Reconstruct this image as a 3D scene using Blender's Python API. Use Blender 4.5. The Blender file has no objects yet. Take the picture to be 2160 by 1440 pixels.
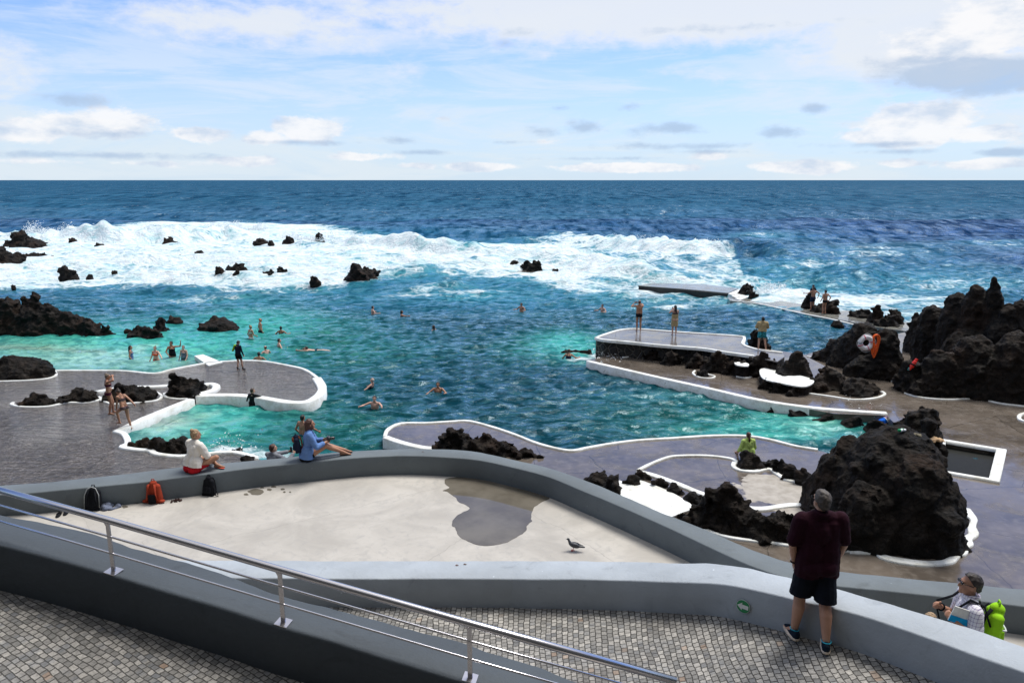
import bpy, bmesh, math, random
import numpy as np
from mathutils import Vector, Matrix, noise
from mathutils.geometry import tessellate_polygon
random.seed(7); RNG=np.random.default_rng(7)
scn=bpy.context.scene
COL=scn.collection
# ---------------------------------------------------------------- camera
F=1560.0; CX=1080.0; CY=720.0; CZ=9.6
TH=math.atan(340.5/F); ST,CT=math.sin(TH),math.cos(TH)
camd=bpy.data.cameras.new('camera'); cam=bpy.data.objects.new('camera',camd); COL.objects.link(cam)
camd.sensor_width=36; camd.lens=26; camd.clip_start=.1; camd.clip_end=30000
cam.location=(0,0,CZ); cam.rotation_euler=(math.pi/2-TH,0,0); scn.camera=cam
def ray(px,py):
    a=(px-CX)/F; b=(CY-py)/F
    return Vector((a, CT+b*ST, -ST+b*CT))
def U(px,py,z=0.):                      # point of height z seen at a photo pixel
    d=ray(px,py); t=(z-CZ)/d.z
    return Vector((d.x*t,d.y*t,z))
def UY(px,py,Y):                        # point at distance Y
    d=ray(px,py); t=Y/d.y
    return Vector((d.x*t,Y,CZ+d.z*t))
def proj(x,y,z):
    zz=z-CZ; dep=y*CT-zz*ST; up=y*ST+zz*CT
    return CX+F*x/dep, CY-F*up/dep
def depth(p): return p.y*CT-(p.z-CZ)*ST
# ---------------------------------------------------------------- helpers
def link(name,me,mat=None,parent=None,smooth=True):
    o=bpy.data.objects.new(name,me); COL.objects.link(o)
    if mat is not None: me.materials.clear(); me.materials.append(mat)
    if parent is not None: o.parent=parent
    if smooth and len(me.polygons): me.polygons.foreach_set('use_smooth',[True]*len(me.polygons))
    return o
def tag(o,label,cat,group=None,kind=None):
    if kind: o['kind']=kind
    if label: o['label']=label
    if cat: o['category']=cat
    if group: o['group']=group
    return o
def empty(name,loc,rz=0,label=None,cat=None,group=None,scale=1):
    o=bpy.data.objects.new(name,None); COL.objects.link(o); o.empty_display_size=.2
    o.location=loc; o.rotation_euler=(0,0,rz); o.scale=(scale,)*3
    return tag(o,label,cat,group)
def mesh(V,Fc,name='m'):
    me=bpy.data.meshes.new(name); me.from_pydata([tuple(v) for v in V],[],[tuple(f) for f in Fc]); me.validate(); me.update(); return me
# ---------------------------------------------------------------- node materials
class NT:
    def __init__(s,tree): s.t=tree; s.n=tree.nodes; s.l=tree.links
    def new(s,ty,**k):
        n=s.n.new(ty)
        for a,b in k.items(): setattr(n,a,b)
        return n
    def put(s,sock,v):
        if isinstance(v,bpy.types.NodeSocket): s.l.new(v,sock)
        elif v is not None:
            if isinstance(v,(tuple,list)) and sock.type=='RGBA' and len(v)==3: v=(*v,1)
            if isinstance(v,(int,float)) and sock.type=='RGBA': v=(v,v,v,1)
            sock.default_value=v
    def math(s,op,a,b=None,c=None,clamp=False):
        n=s.new('ShaderNodeMath',operation=op,use_clamp=clamp); s.put(n.inputs[0],a)
        if b is not None: s.put(n.inputs[1],b)
        if c is not None: s.put(n.inputs[2],c)
        return n.outputs[0]
    def mix(s,f,a,b,blend='MIX'):
        n=s.new('ShaderNodeMix',data_type='RGBA',blend_type=blend)
        s.put(n.inputs[0],f); s.put(n.inputs[6],a); s.put(n.inputs[7],b); return n.outputs[2]
    def ramp(s,v,a,b,c=0.,d=1.,smooth=True):
        n=s.new('ShaderNodeMapRange',interpolation_type='SMOOTHSTEP' if smooth else 'LINEAR')
        for i,q in enumerate((v,a,b,c,d)): s.put(n.inputs[i],q)
        return n.outputs[0]
    def noise(s,vec,scale,detail=5,rough=.55,dist=0.,stretch=None,out=0):
        if stretch: vec=s.mapping(vec,scale=stretch)
        n=s.new('ShaderNodeTexNoise'); s.put(n.inputs['Vector'],vec)
        n.inputs['Scale'].default_value=scale; n.inputs['Detail'].default_value=detail
        n.inputs['Roughness'].default_value=rough; n.inputs['Distortion'].default_value=dist
        return n.outputs[out]
    def vor(s,vec,scale,feature='F1',rnd=1.,out=0,metric='EUCLIDEAN'):
        n=s.new('ShaderNodeTexVoronoi',feature=feature)
        if feature!='DISTANCE_TO_EDGE': n.distance=metric
        s.put(n.inputs['Vector'],vec); n.inputs['Scale'].default_value=scale; n.inputs['Randomness'].default_value=rnd
        return n.outputs[out]
    def mapping(s,vec,loc=(0,0,0),rot=(0,0,0),scale=(1,1,1)):
        n=s.new('ShaderNodeMapping'); s.put(n.inputs[0],vec)
        n.inputs[1].default_value=loc; n.inputs[2].default_value=rot; n.inputs[3].default_value=scale; return n.outputs[0]
    def bump(s,h,strength=.5,dist=.02,normal=None):
        n=s.new('ShaderNodeBump'); n.inputs['Strength'].default_value=strength; n.inputs['Distance'].default_value=dist
        s.put(n.inputs['Height'],h)
        if normal is not None: s.put(n.inputs['Normal'],normal)
        return n.outputs[0]
    def attr(s,name,out='Fac'):
        n=s.new('ShaderNodeAttribute',attribute_name=name); return n.outputs[out]
def newmat(name):
    m=bpy.data.materials.new(name); m.use_nodes=True; t=NT(m.node_tree)
    p=t.n['Principled BSDF']; t.p=p
    t.co=t.new('ShaderNodeTexCoord'); t.obj=t.co.outputs['Object']; t.uv=t.co.outputs['UV']
    g=t.new('ShaderNodeNewGeometry'); t.pos=g.outputs['Position']; t.nrm=g.outputs['Normal']
    return m,t
def setp(t,**k):
    nm=dict(color='Base Color',rough='Roughness',metal='Metallic',ior='IOR',spec='Specular IOR Level',normal='Normal',coat='Coat Weight',coatr='Coat Roughness',alpha='Alpha')
    for a,b in k.items(): t.put(t.p.inputs[nm[a]],b)
_mc={}
def plain(name,c,rough=.7,var=.25,scale=8,bump=.15,bd=.01,metal=0.,spec=.5,det=5):
    if name in _mc: return _mc[name]
    m,t=newmat(name); n=t.noise(t.obj,scale,det)
    f=t.ramp(n,.25,.75,1-var,1+var); c2=t.mix(1.,c,f,'MULTIPLY')
    setp(t,color=c2,rough=rough,metal=metal,spec=spec,normal=t.bump(t.noise(t.obj,scale*5,4),bump,bd))
    _mc[name]=m; return m
# rock
def rock_mat():
    m,t=newmat('lava_rock')
    n1=t.noise(t.pos,1.1,8,.65); n2=t.noise(t.pos,6,8,.7); n3=t.noise(t.pos,.5,4)
    v=t.vor(t.mix(.25,t.pos,t.noise(t.pos,2.,3,out=1),'ADD'),3.2,'DISTANCE_TO_EDGE')
    v2=t.vor(t.pos,9.,'F1')
    c=t.mix(t.ramp(n1,.38,.68),(.006,.0055,.005),(.026,.020,.016))
    c=t.mix(t.ramp(n2,.5,.75,0,.65),c,(.060,.044,.034))
    c=t.mix(t.ramp(n3,.52,.68,0,.7),c,(.036,.020,.012)); ns=t.noise(t.pos,1.6,7,.7,1.,stretch=(.5,.6,2.2)); c=t.mix(t.ramp(ns,.56,.68,0,.55),c,(.052,.046,.042)); c=t.mix(t.ramp(t.noise(t.pos,3.1,6,.7,2.),.66,.72,0,.5),c,(.085,.075,.055))
    c=t.mix(t.ramp(v,0,.05,.65,0),c,(.003,.003,.003))
    b=t.bump(v,.8,.14); b=t.bump(ns,.8,.12,b); b=t.bump(n2,1.,.09,b); b=t.bump(v2,.5,.04,b); b=t.bump(t.noise(t.pos,26,5,.7),.8,.025,b)
    setp(t,color=c,rough=t.ramp(n1,.3,.7,.6,.9),spec=.16,normal=b); return m
M_rock=rock_mat()
M_white=None
def white_mat():
    m,t=newmat('white_paint')
    n=t.noise(t.pos,2.2,7,.65); n2=t.noise(t.pos,14,5)
    c=t.mix(t.ramp(n,.3,.60,.8,0),(.76,.78,.77),(.50,.49,.42)); c=t.mix(t.ramp(n2,.58,.72,0,.6),c,(.36,.35,.30)); c=t.mix(t.ramp(t.noise(t.pos,5,8,.75,1.5),.60,.66,0,.7),c,(.20,.185,.15))
    setp(t,color=c,rough=.55,normal=t.bump(n2,.4,.02)); return m
M_white=white_mat()
def deck_mat(name,dry=None,ripple=0.,brown=(.10,.083,.068)):
    m,t=newmat(name)
    n1=t.noise(t.pos,.45,6,.6); n2=t.noise(t.pos,3.5,6,.6); n3=t.noise(t.pos,1.3,8,.7,.6)
    c=t.mix(t.ramp(n1,.3,.7),tuple(x*.72 for x in brown),tuple(x*1.5 for x in brown))
    c=t.mix(t.ramp(n2,.45,.7,0,.5),c,(.19,.165,.14)); c=t.mix(t.ramp(t.noise(t.pos,.9,8,.7,1.2,stretch=(.6,2.2,1)),.50,.70,0,.35),c,tuple(x*.6 for x in brown))
    crack=t.vor(t.mix(.3,t.pos,t.noise(t.pos,1.2,4,out=1),'ADD'),.28,'DISTANCE_TO_EDGE')
    c=t.mix(t.ramp(crack,0,.006,.7,0),c,(.03,.025,.02))
    rough=t.ramp(n3,.38,.66,.05,.32)
    b=t.bump(n2,.12,.01)
    if ripple:
        w=t.noise(t.pos,1.0,4,.6,.5,stretch=(1.3,4.2,1)); w2=t.noise(t.pos,2.6,4,.6,.8,stretch=(1.,3.2,1))
        b=t.bump(w,ripple,.30,b); b=t.bump(w2,ripple,.12,b); rough=.035
    if dry is not None:
        dm=None
        for (px,py,r) in dry:
            q=U(px,py,.5); n=t.new('ShaderNodeVectorMath',operation='DISTANCE'); t.put(n.inputs[0],t.pos); n.inputs[1].default_value=q
            d=t.ramp(n.outputs['Value'],r*.3,r*1.25,1,0,False)
            dm=d if dm is None else t.math('MAXIMUM',dm,d)
        k=t.math('ADD',dm,t.math('MULTIPLY',t.math('SUBTRACT',t.noise(t.pos,1.5,6,.6,.5,stretch=(1,2.2,1)),.5),1.1))
        k=t.ramp(k,.45,.52)
        c=t.mix(k,c,t.mix(t.ramp(n2,.3,.7),(.27,.245,.21),(.38,.35,.31))); rough=t.mix(k,rough,.75)
    setp(t,color=c,rough=rough,ior=1.75 if ripple else 1.5,spec=.6,normal=b); return m
M_deckL=deck_mat('flooded_deck',ripple=.9,brown=(.070,.058,.050))
M_deckR=deck_mat('wet_concrete',dry=[(1640,1020,1.5),(1700,1055,1.2),(1760,1060,.8)])
def plaster(name,c,rough=.75):
    m,t=newmat(name); n=t.noise(t.pos,.9,6,.6); n2=t.noise(t.pos,30,5,.6); n3=t.noise(t.pos,5,6,.65,1.)
    f=t.ramp(n,.3,.7,.88,1.12); cc=t.mix(1.,c,f,'MULTIPLY'); cc=t.mix(t.ramp(n3,.63,.8,0,.3),cc,tuple(min(1,x*1.6) for x in c))
    cc=t.mix(t.ramp(t.noise(t.pos,1.6,8,.7,1.5),.56,.72,0,.45),cc,tuple(x*.5 for x in c)); cc=t.mix(t.ramp(t.vor(t.pos,3.1,'F1'),.02,.05,.6,0),cc,tuple(min(1,x*2) for x in c)); cc=t.mix(t.ramp(t.noise(t.pos,2.2,7,.7,.5,stretch=(1,1,.25)),.58,.75,0,.3),cc,tuple(x*.6 for x in c))
    setp(t,color=cc,rough=rough,normal=t.bump(n2,.35,.012,t.bump(n3,.3,.03))); return m
M_wallA=plaster('grey_paint_dark',(.112,.133,.146)); M_wallB=plaster('grey_paint_light',(.34,.375,.41)); M_wallC=plaster('grey_paint_ramp',(.050,.062,.074))
def terrace_mat():
    m,t=newmat('terrace_concrete'); n=t.noise(t.pos,.8,7,.6,.8); n2=t.noise(t.pos,4,7,.65,1.5); n3=t.noise(t.pos,1.5,8,.7,2.,stretch=(1,3,1))
    c=t.mix(t.ramp(n,.3,.7),(.34,.32,.29),(.46,.435,.395)); c=t.mix(t.ramp(n2,.48,.72,0,.65),c,(.32,.31,.29)); c=t.mix(t.ramp(n3,.63,.70,0,.4),c,(.25,.24,.22))
    cr=t.vor(t.mix(.2,t.pos,t.noise(t.pos,1.5,4,out=1),'ADD'),.22,'DISTANCE_TO_EDGE'); c=t.mix(t.ramp(cr,0,.0016,.45,0),c,(.2,.19,.17))
    sp=t.vor(t.pos,6,'F1'); c=t.mix(t.ramp(sp,.03,.05,.7,0),c,(.12,.11,.1))
    setp(t,color=c,rough=.8,normal=t.bump(n2,.2,.02)); return m
M_terr=terrace_mat()
def puddle_mat():
    m,t=newmat('puddle_water'); n=t.noise(t.pos,1.2,6); c=t.mix(t.ramp(n,.35,.65),(.10,.088,.07),(.15,.135,.11))
    setp(t,color=c,rough=.03,ior=1.4,normal=t.bump(t.noise(t.pos,2,3),.02,.01)); return m
M_pud=puddle_mat()
def cobble_mat(name,size=.105,mul=1.):
    m,t=newmat(name)
    uv=t.uv; dn=t.noise(uv,11,3,out=1); dn2=t.noise(uv,.7,2,out=1)
    v=t.mix(.030,uv,t.mix(1.,dn,(.5,.5,.5),'SUBTRACT'),'ADD'); v=t.mix(.25,v,t.mix(1.,dn2,(.5,.5,.5),'SUBTRACT'),'ADD')
    b=t.new('ShaderNodeTexBrick'); t.put(b.inputs['Vector'],v); b.offset=.5
    b.inputs['Color1'].default_value=(.17*mul,.165*mul,.155*mul,1); b.inputs['Color2'].default_value=(.42*mul,.40*mul,.365*mul,1)
    b.inputs['Mortar'].default_value=(.05,.046,.04,1); b.inputs['Scale'].default_value=1.
    b.inputs['Mortar Size'].default_value=size*.085; b.inputs['Mortar Smooth'].default_value=.45
    b.inputs['Brick Width'].default_value=size*1.08; b.inputs['Row Height'].default_value=size; b.inputs['Bias'].default_value=-.1
    n=t.noise(uv,38,5,.7); c=t.mix(1.,b.outputs['Color'],t.ramp(n,.25,.75,.62,1.3),'MULTIPLY')
    w=t.new('ShaderNodeTexWhiteNoise',noise_dimensions='2D')
    sn=t.new('ShaderNodeVectorMath',operation='SNAP'); t.put(sn.inputs[0],v); sn.inputs[1].default_value=(size*1.08,size,1); t.put(w.inputs['Vector'],sn.outputs[0])
    c=t.mix(t.ramp(w.outputs['Value'],.990,.994,0,.3),c,(.38,.20,.09)); c=t.mix(t.ramp(w.outputs['Value'],.0,.3,.35,0),c,(.10,.115,.14))
    c=t.mix(t.ramp(t.noise(uv,.8,5),.5,.7,0,.35),c,(.10,.085,.07))
    h=t.math('SUBTRACT',1.,b.outputs['Fac'])
    c=t.mix(t.math('MULTIPLY',b.outputs['Fac'],t.ramp(t.noise(uv,3,4),.35,.65,.55,1.)),c,(.036,.033,.028))
    setp(t,color=c,rough=.75,normal=t.bump(n,.35,.01,t.bump(h,1.,.018))); return m
M_cob=cobble_mat('cobblestones',.072); M_cob2=cobble_mat('cobblestones_upper',.056,.75)
def stonewall_mat():
    m,t=newmat('stone_masonry'); v=t.vor(t.pos,2.6,'DISTANCE_TO_EDGE',.9); n=t.noise(t.pos,8,6); cell=t.vor(t.pos,2.6,'F1',.9,1)
    c=t.mix(t.ramp(n,.3,.7),(.008,.008,.008),(.03,.026,.022)); x=t.new('ShaderNodeSeparateXYZ'); t.put(x.inputs[0],t.pos)
    mx=U(1330,730,1.2).x; f=t.ramp(x.outputs[0],mx-1.5,mx+2.5,1.,.25)
    c=t.mix(t.math('MULTIPLY',t.ramp(v,.03,.07,1,0),f),c,(.16,.14,.11))
    setp(t,color=c,rough=.75,normal=t.bump(n,.6,.03,t.bump(t.ramp(v,0,.12),.8,.08))); return m
M_stone=stonewall_mat()
M_steel,_t=newmat('brushed_steel'); setp(_t,color=(.60,.58,.60),metal=1.,rough=.24,normal=_t.bump(_t.noise(_t.pos,60,3,.5,stretch=(.2,1,1)),.05,.003))
# ---------------------------------------------------------------- slabs, strips, walls
def slab(name,pts,z,bottom,mat,holes=(),parent=None,px=True):
    loops=[[U(a,b,z) if px else Vector((a,b,z)) for a,b in L] for L in [pts]+list(holes)]
    V=[v for L in loops for v in L]; tri=tessellate_polygon(loops); n=len(V); Fc=[]
    for a,b,c in tri:
        nn=(V[b]-V[a]).cross(V[c]-V[a]); Fc.append((a,b,c) if nn.z>0 else (a,c,b))
    W=V+[Vector((v.x,v.y,bottom)) for v in V]; o=0
    for L in loops:
        k=len(L)
        for i in range(k): j=(i+1)%k; Fc.append((o+i,o+j,n+o+j,n+o+i))
        o+=k
    return link(name,mesh(W,Fc),mat,parent,smooth=False)
def smooth_pl(P,closed=False,sub=5):
    n=len(P); out=[]
    g=lambda i: P[i%n] if closed else P[max(0,min(n-1,i))]
    for i in range(n if closed else n-1):
        a,b,c,d=g(i-1),g(i),g(i+1),g(i+2)
        for k in range(sub):
            t=k/sub; out.append(tuple(.5*((2*b[q])+(-a[q]+c[q])*t+(2*a[q]-5*b[q]+4*c[q]-d[q])*t*t+(-a[q]+3*b[q]-3*c[q]+d[q])*t**3) for q in range(len(b))))
    if not closed: out.append(tuple(P[-1]))
    return out
def strip(name,pts,z,w,h,mat,closed=False,parent=None,sub=4,drop=.0,jit=.15,smooth=True):
    """raised kerb following photo points lying at height z"""
    P=[U(a,b,z) for a,b in (smooth_pl(pts,closed,sub) if smooth else pts)]
    n=len(P); V=[];Fc=[]
    for i,p in enumerate(P):
        a=P[(i-1)%n] if closed or i>0 else p; b=P[(i+1)%n] if closed or i<n-1 else p
        d=(b-a); d.z=0; d.normalize() if d.length>1e-6 else None; s=Vector((d.y,-d.x,0))
        ww=w*(1+jit*noise.noise(p*1.7))*.5+jit*.1*w*noise.noise(p*7)
        for q,zz in ((-ww,-drop),(-ww*.96,h*.8),(-ww*.75,h),(ww*.75,h),(ww*.96,h*.8),(ww,-drop)):
            V.append(p+s*q+Vector((0,0,zz)))
    m=6
    for i in range(n if closed else n-1):
        j=(i+1)%n
        for k in range(m-1): Fc.append((i*m+k,i*m+k+1,j*m+k+1,j*m+k))
    if not closed: Fc+= [tuple(range(m)),tuple((n-1)*m+k for k in reversed(range(m)))]
    me=mesh(V,Fc); bm=bmesh.new(); bm.from_mesh(me); bmesh.ops.recalc_face_normals(bm,faces=bm.faces); bm.to_mesh(me); bm.free()
    return link(name,me,mat,parent)
def resample(P,n):
    L=[0]
    for a,b in zip(P,P[1:]): L.append(L[-1]+(b-a).length)
    out=[];k=0
    for i in range(n):
        t=L[-1]*i/(n-1)
        while k<len(P)-2 and L[k+1]<t: k+=1
        out.append(P[k].lerp(P[k+1],(t-L[k])/max(1e-9,L[k+1]-L[k])))
    return out
def wall(name,near,far,h,mat,wob=.012,n=160,hfar=None):
    N_=resample(near,n); F_=resample(far,n); V=[];Fc=[]
    for a,b in zip(N_,F_):
        u=(b-a); u.z=0; u.normalize()
        a=a+u*(wob*noise.noise(a*1.5)); b=b+u*(wob*1.5*noise.noise(b*2.1+Vector((9,0,0)))+wob*.6*noise.noise(b*7)); dz=Vector((0,0,wob*.5*noise.noise(a*.9)))
        a=a+dz; b=b+dz
        e=.022; nb=2
        prof=[a-Vector((0,0,h)),a-Vector((0,0,h*.5)),a-Vector((0,0,e)),a-Vector((0,0,e*.3))+u*e*.3,a+u*e,a.lerp(b,.5),b-u*e,b-Vector((0,0,e*.3))-u*e*.3,b-Vector((0,0,e)),b-Vector((0,0,hfar or h))]
        V+=prof
    m=10
    for i in range(n-1):
        for k in range(m-1): Fc.append((i*m+k,(i+1)*m+k,(i+1)*m+k+1,i*m+k+1))
    Fc.append(tuple(range(m))); Fc.append(tuple((n-1)*m+k for k in reversed(range(m))))
    me=mesh(V,Fc); bm=bmesh.new(); bm.from_mesh(me); bmesh.ops.recalc_face_normals(bm,faces=bm.faces); bm.to_mesh(me); bm.free()
    return link(name,me,mat),N_,F_
def lut(xs,ys): return lambda x: float(np.interp(x,xs,ys))
# ---------------------------------------------------------------- blobs (union of swept spheres, voxel-fused to one skin)
def _us(nr=8,ns=12):
    V=[(0,0,-1)];Fc=[]
    for i in range(1,nr):
        t=math.pi*(i/nr)-math.pi/2
        for j in range(ns):
            a=2*math.pi*j/ns; V.append((math.cos(t)*math.cos(a),math.cos(t)*math.sin(a),math.sin(t)))
    V.append((0,0,1))
    for j in range(ns): Fc.append((0,1+(j+1)%ns,1+j))
    for i in range(nr-2):
        for j in range(ns):
            a=1+i*ns+j;b=1+i*ns+(j+1)%ns; Fc.append((a,b,b+ns,a+ns))
    top=len(V)-1; o=1+(nr-2)*ns
    for j in range(ns): Fc.append((o+j,o+(j+1)%ns,top))
    return np.array(V),Fc
USV,USF=_us(); USV2,USF2=_us(14,22)
def cap(p1,r1,p2,r2):                     # tapered capsule
    p1=Vector(p1);p2=Vector(p2); d=p2-p1
    q=d.to_track_quat('Z','Y').to_matrix() if d.length>1e-6 else Matrix.Identity(3)
    R=np.array(q); V=USV@R.T; up=USV[:,2:3]>0.01; mid=abs(USV[:,2:3])<=.01
    A=V*r1+np.array(p1); B=V*r2+np.array(p2)
    return np.where(up,B,np.where(mid,A,A)),USF
def ell(c,r,rot=None,power=1.,hi=False):
    S,Fq=(USV2,USF2) if hi else (USV,USF); V=S.copy()
    if power!=1.: V=np.sign(V)*np.abs(V)**power
    V=V*np.array(r)
    if rot is not None: V=V@np.array(rot).T
    return V+np.array(c),Fq
def box(c,s,rot=None):
    V=np.array([(x,y,z) for x in (-.5,.5) for y in (-.5,.5) for z in (-.5,.5)])*np.array(s)
    if rot is not None: V=V@np.array(rot).T
    return V+np.array(c),[(0,1,3,2),(4,6,7,5),(0,4,5,1),(2,3,7,6),(0,2,6,4),(1,5,7,3)]
def joinp(prims):
    V=[];Fc=[];o=0
    for v,f in prims: V.append(v); Fc+=[tuple(i+o for i in q) for q in f]; o+=len(v)
    me=bpy.data.meshes.new('m'); me.from_pydata(np.concatenate(V).tolist(),[],Fc); me.update(); return me
def bake(me,mods):
    o=bpy.data.objects.new('tmp',me); COL.objects.link(o)
    for ty,kw in mods:
        m=o.modifiers.new(ty,ty)
        for a,b in kw.items(): setattr(m,a,b)
    dg=bpy.context.evaluated_depsgraph_get(); dg.update()
    r=bpy.data.meshes.new_from_object(o.evaluated_get(dg)); bpy.data.objects.remove(o); return r
def cutm(me,cuts):
    if not cuts: return me
    bm=bmesh.new(); bm.from_mesh(me)
    for co,no in cuts:
        bmesh.ops.bisect_plane(bm,geom=bm.verts[:]+bm.edges[:]+bm.faces[:],plane_co=co,plane_no=no,clear_outer=True)
    bm.to_mesh(me); bm.free(); return me
def blob(name,prims,mat,vox=.012,parent=None,cuts=(),smooth=2,extra=(),disp=None):
    mods=[('REMESH',dict(mode='VOXEL',voxel_size=vox))]
    if smooth: mods.append(('SMOOTH',dict(factor=.5,iterations=smooth)))
    if disp: mods.append(('DISPLACE',dict(texture=disp[0],strength=disp[1],mid_level=.5,texture_coords='LOCAL')))
    me=bake(joinp(prims),mods); me=cutm(me,cuts)
    if extra:
        me2=bake(joinp(extra),mods); bm=bmesh.new(); bm.from_mesh(me); bm.from_mesh(me2); bm.to_mesh(me); bm.free()
    return link(name,me,mat,parent)
def tex(ty,scale,**k):
    t=bpy.data.textures.new(ty,ty); t.noise_scale=scale
    for a,b in k.items(): setattr(t,a,b)
    return t
T_cloth=tex('CLOUDS',.12,noise_depth=2); T_hair=tex('CLOUDS',.03,noise_depth=2)
T_r1=tex('VORONOI',1.1,distance_metric='DISTANCE'); T_r2=tex('VORONOI',.42); T_r3=tex('CLOUDS',.22,noise_depth=4); T_r4=tex('MUSGRAVE',.55,musgrave_type='RIDGED_MULTIFRACTAL',octaves=5,dimension_max=.9,lacunarity=2.1,noise_intensity=.45)
def tube(name,P,r,mat,parent=None,ns=12,closed=False,flat=1.):
    P=[Vector(p) for p in P]; n=len(P); V=[];Fc=[]
    for i,p in enumerate(P):
        a=P[(i-1)%n] if closed or i>0 else p; b=P[(i+1)%n] if closed or i<n-1 else p
        d=(b-a).normalized(); s=d.cross(Vector((0,0,1))); 
        if s.length<.05: s=d.cross(Vector((0,1,0)))
        s.normalize(); u=s.cross(d)
        for k in range(ns):
            t=2*math.pi*k/ns; V.append(p+s*math.cos(t)*r+u*math.sin(t)*r*flat)
    for i in range(n if closed else n-1):
        j=(i+1)%n
        for k in range(ns): Fc.append((i*ns+k,i*ns+(k+1)%ns,j*ns+(k+1)%ns,j*ns+k))
    if not closed: Fc+=[tuple(reversed(range(ns))),tuple((n-1)*ns+k for k in range(ns))]
    return link(name,mesh(V,Fc),mat,parent)
# ================================================================ WATER
def sea():
    ys=np.concatenate([np.linspace(1330,1000,60,endpoint=False),np.arange(1000,395,-1.0),np.arange(395,382,-.5)])
    tanv=np.tan(TH-np.arctan((CY-ys)/F)); Y=CZ/tanv
    Y=np.concatenate([Y,[9000,25000]]); nr=len(Y)
    cols=np.concatenate([np.linspace(-1.5,-.8,50,endpoint=False),np.linspace(-.8,.8,820),np.linspace(.8,1.5,51)[1:]]); nc=len(cols)
    YY,CC=np.meshgrid(Y,cols,indexing='ij'); dep=YY*CT+CZ*ST; X=CC*dep; Z=np.zeros_like(X)
    gap=np.abs(np.gradient(Y))[:,None]; gx=np.abs(np.gradient(cols))[None,:]*dep
    px,py=proj(X,YY,Z)
    seaf=np.clip((YY-44)/30,0,1); seaf=seaf*seaf*(3-2*seaf)
    def waves(lam,amp,n,spread,base,rs,sh=.35):
        r=np.random.default_rng(rs); out=np.zeros_like(X)
        for i in range(n):
            a=base+r.normal()*spread; l=lam*r.uniform(.7,1.4); k=2*math.pi/l
            ph=k*(X*math.cos(a)+YY*math.sin(a))+r.uniform(0,6.28)
            att=np.clip((l-2.*gap)/(2*gap),0,1)*np.clip((l-2*gx)/(2*gx),0,1)
            s=np.sin(ph+.5*np.sin(ph*.37+i)); out+=att*(s+sh*(s*s-.5))
        return out*amp/math.sqrt(n)
    pool=waves(.55,.019,9,.8,1.9,1)+waves(1.0,.034,9,.6,2.0,2)+waves(2.,.036,7,.6,1.8,3)+waves(4.5,.035,5,.5,1.7,4)
    big=waves(2.2,.06,8,.6,1.7,5)+waves(4.5,.13,9,.5,1.8,6)+waves(9,.20,8,.45,1.6,7)+waves(22,.30,7,.35,1.6,8)+waves(55,.4,5,.3,1.5,9)
    # calmer inside the sea pools
    Z=pool*(1-seaf*.4)+big*seaf
    # breakers
    foam=np.zeros_like(X)
    def ridge(pts,h,wf,wb,fo,flo=1.):
        nonlocal Z,foam
        P=[U(a,b,0) for a,b in pts]; best=np.full(X.shape,1e9); sg=np.zeros_like(X); tt=np.zeros_like(X); L=0; tot=sum((q-p).length for p,q in zip(P,P[1:]))
        for p,q in zip(P,P[1:]):
            dx,dy=q.x-p.x,q.y-p.y; l=math.hypot(dx,dy); t=np.clip(((X-p.x)*dx+(YY-p.y)*dy)/l/l,0,1)
            ex,ey=X-p.x-t*dx,YY-p.y-t*dy; d=np.hypot(ex,ey); m=d<best
            best=np.where(m,d,best); sg=np.where(m,np.where(ey>0,1,-1),sg); tt=np.where(m,(L+t*l)/tot,tt); L+=l
        wob=1+.30*np.sin(X*.21+h)*np.sin(X*.093+YY*.11+2)+.18*np.sin(X*.83+YY*.5+h)*np.sin(X*.37)+.1*np.sin(X*2.1+YY)
        best=best*(1+.25*np.sin(X*.6+YY*.9)+.15*np.sin(X*1.7-YY*1.1))
        env=np.sin(np.pi*np.clip(tt,.02,.98))**.45
        d=best*sg; w=np.where(d>0,wb,wf); Z+=h*wob*env*np.exp(-(best/w)**2)
        foam[:]=np.maximum(foam,fo*env*np.exp(-(np.maximum(0,np.where(d>0,best-wb*.5,best-wf*1.6*flo))/(.7*wf))**2))
    ridge([(1270,515),(1340,528),(1410,540),(1480,545),(1530,538)],2.0,2.0,4.0,1.1,.8)
    ridge([(1500,540),(1560,542),(1620,548),(1690,560)],1.6,2.5,5,0)
    ridge([(1060,548),(1150,556),(1260,575),(1380,592),(1500,606),(1600,622)],.4,1.5,2.5,.85,1.)
    ridge([(1090,503),(1180,500),(1260,506),(1330,520)],.8,2,4,.75)
    ridge([(600,512),(700,520),(820,532),(930,540),(1040,545),(1120,540)],1.7,2.2,4,1.,1.5)
    ridge([(-80,505),(80,505),(220,510),(350,508),(470,500),(560,500)],2.4,2.5,6,1.,2.)
    ridge([(700,497),(800,505),(900,512)],.7,3,5,.5)
    ridge([(1130,548),(1240,565),(1330,580),(1450,590)],.9,2,4,.9)
    ridge([(1590,640),(1650,628),(1720,618)],.5,2,3,.7)
    ridge([(1700,600),(1800,590),(1900,598)],.8,2,4,.25)
    ridge([(840,605),(920,600),(1000,597)],.5,1.,2.,.5)
    ridge([(1780,570),(1950,560),(2120,575)],.9,2,5,.25)
    ridge([(250,610),(330,603),(420,608)],.45,1.,2.,.1)
    # foam field
    xs=[-400,0,100,300,540,700,760,900,1100,1250,1400,1530,1570,1700,1900,2160,2600]
    yu=[500,497,486,472,462,478,487,496,503,500,520,530,575,592,612,640,650]
    yl=[620,612,606,600,606,604,592,583,598,628,640,650,652,666,690,700,710]
    u_=np.interp(px,xs,yu); l_=np.interp(px,xs,yl)
    a=np.clip((py-u_)/10,0,1)*np.clip((l_-py)/26+.35,0,1)
    inten=np.interp(px,[0,1100,1300,1500,1650,1750,2160],[.80,.78,.60,.52,.64,.58,.55])
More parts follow.
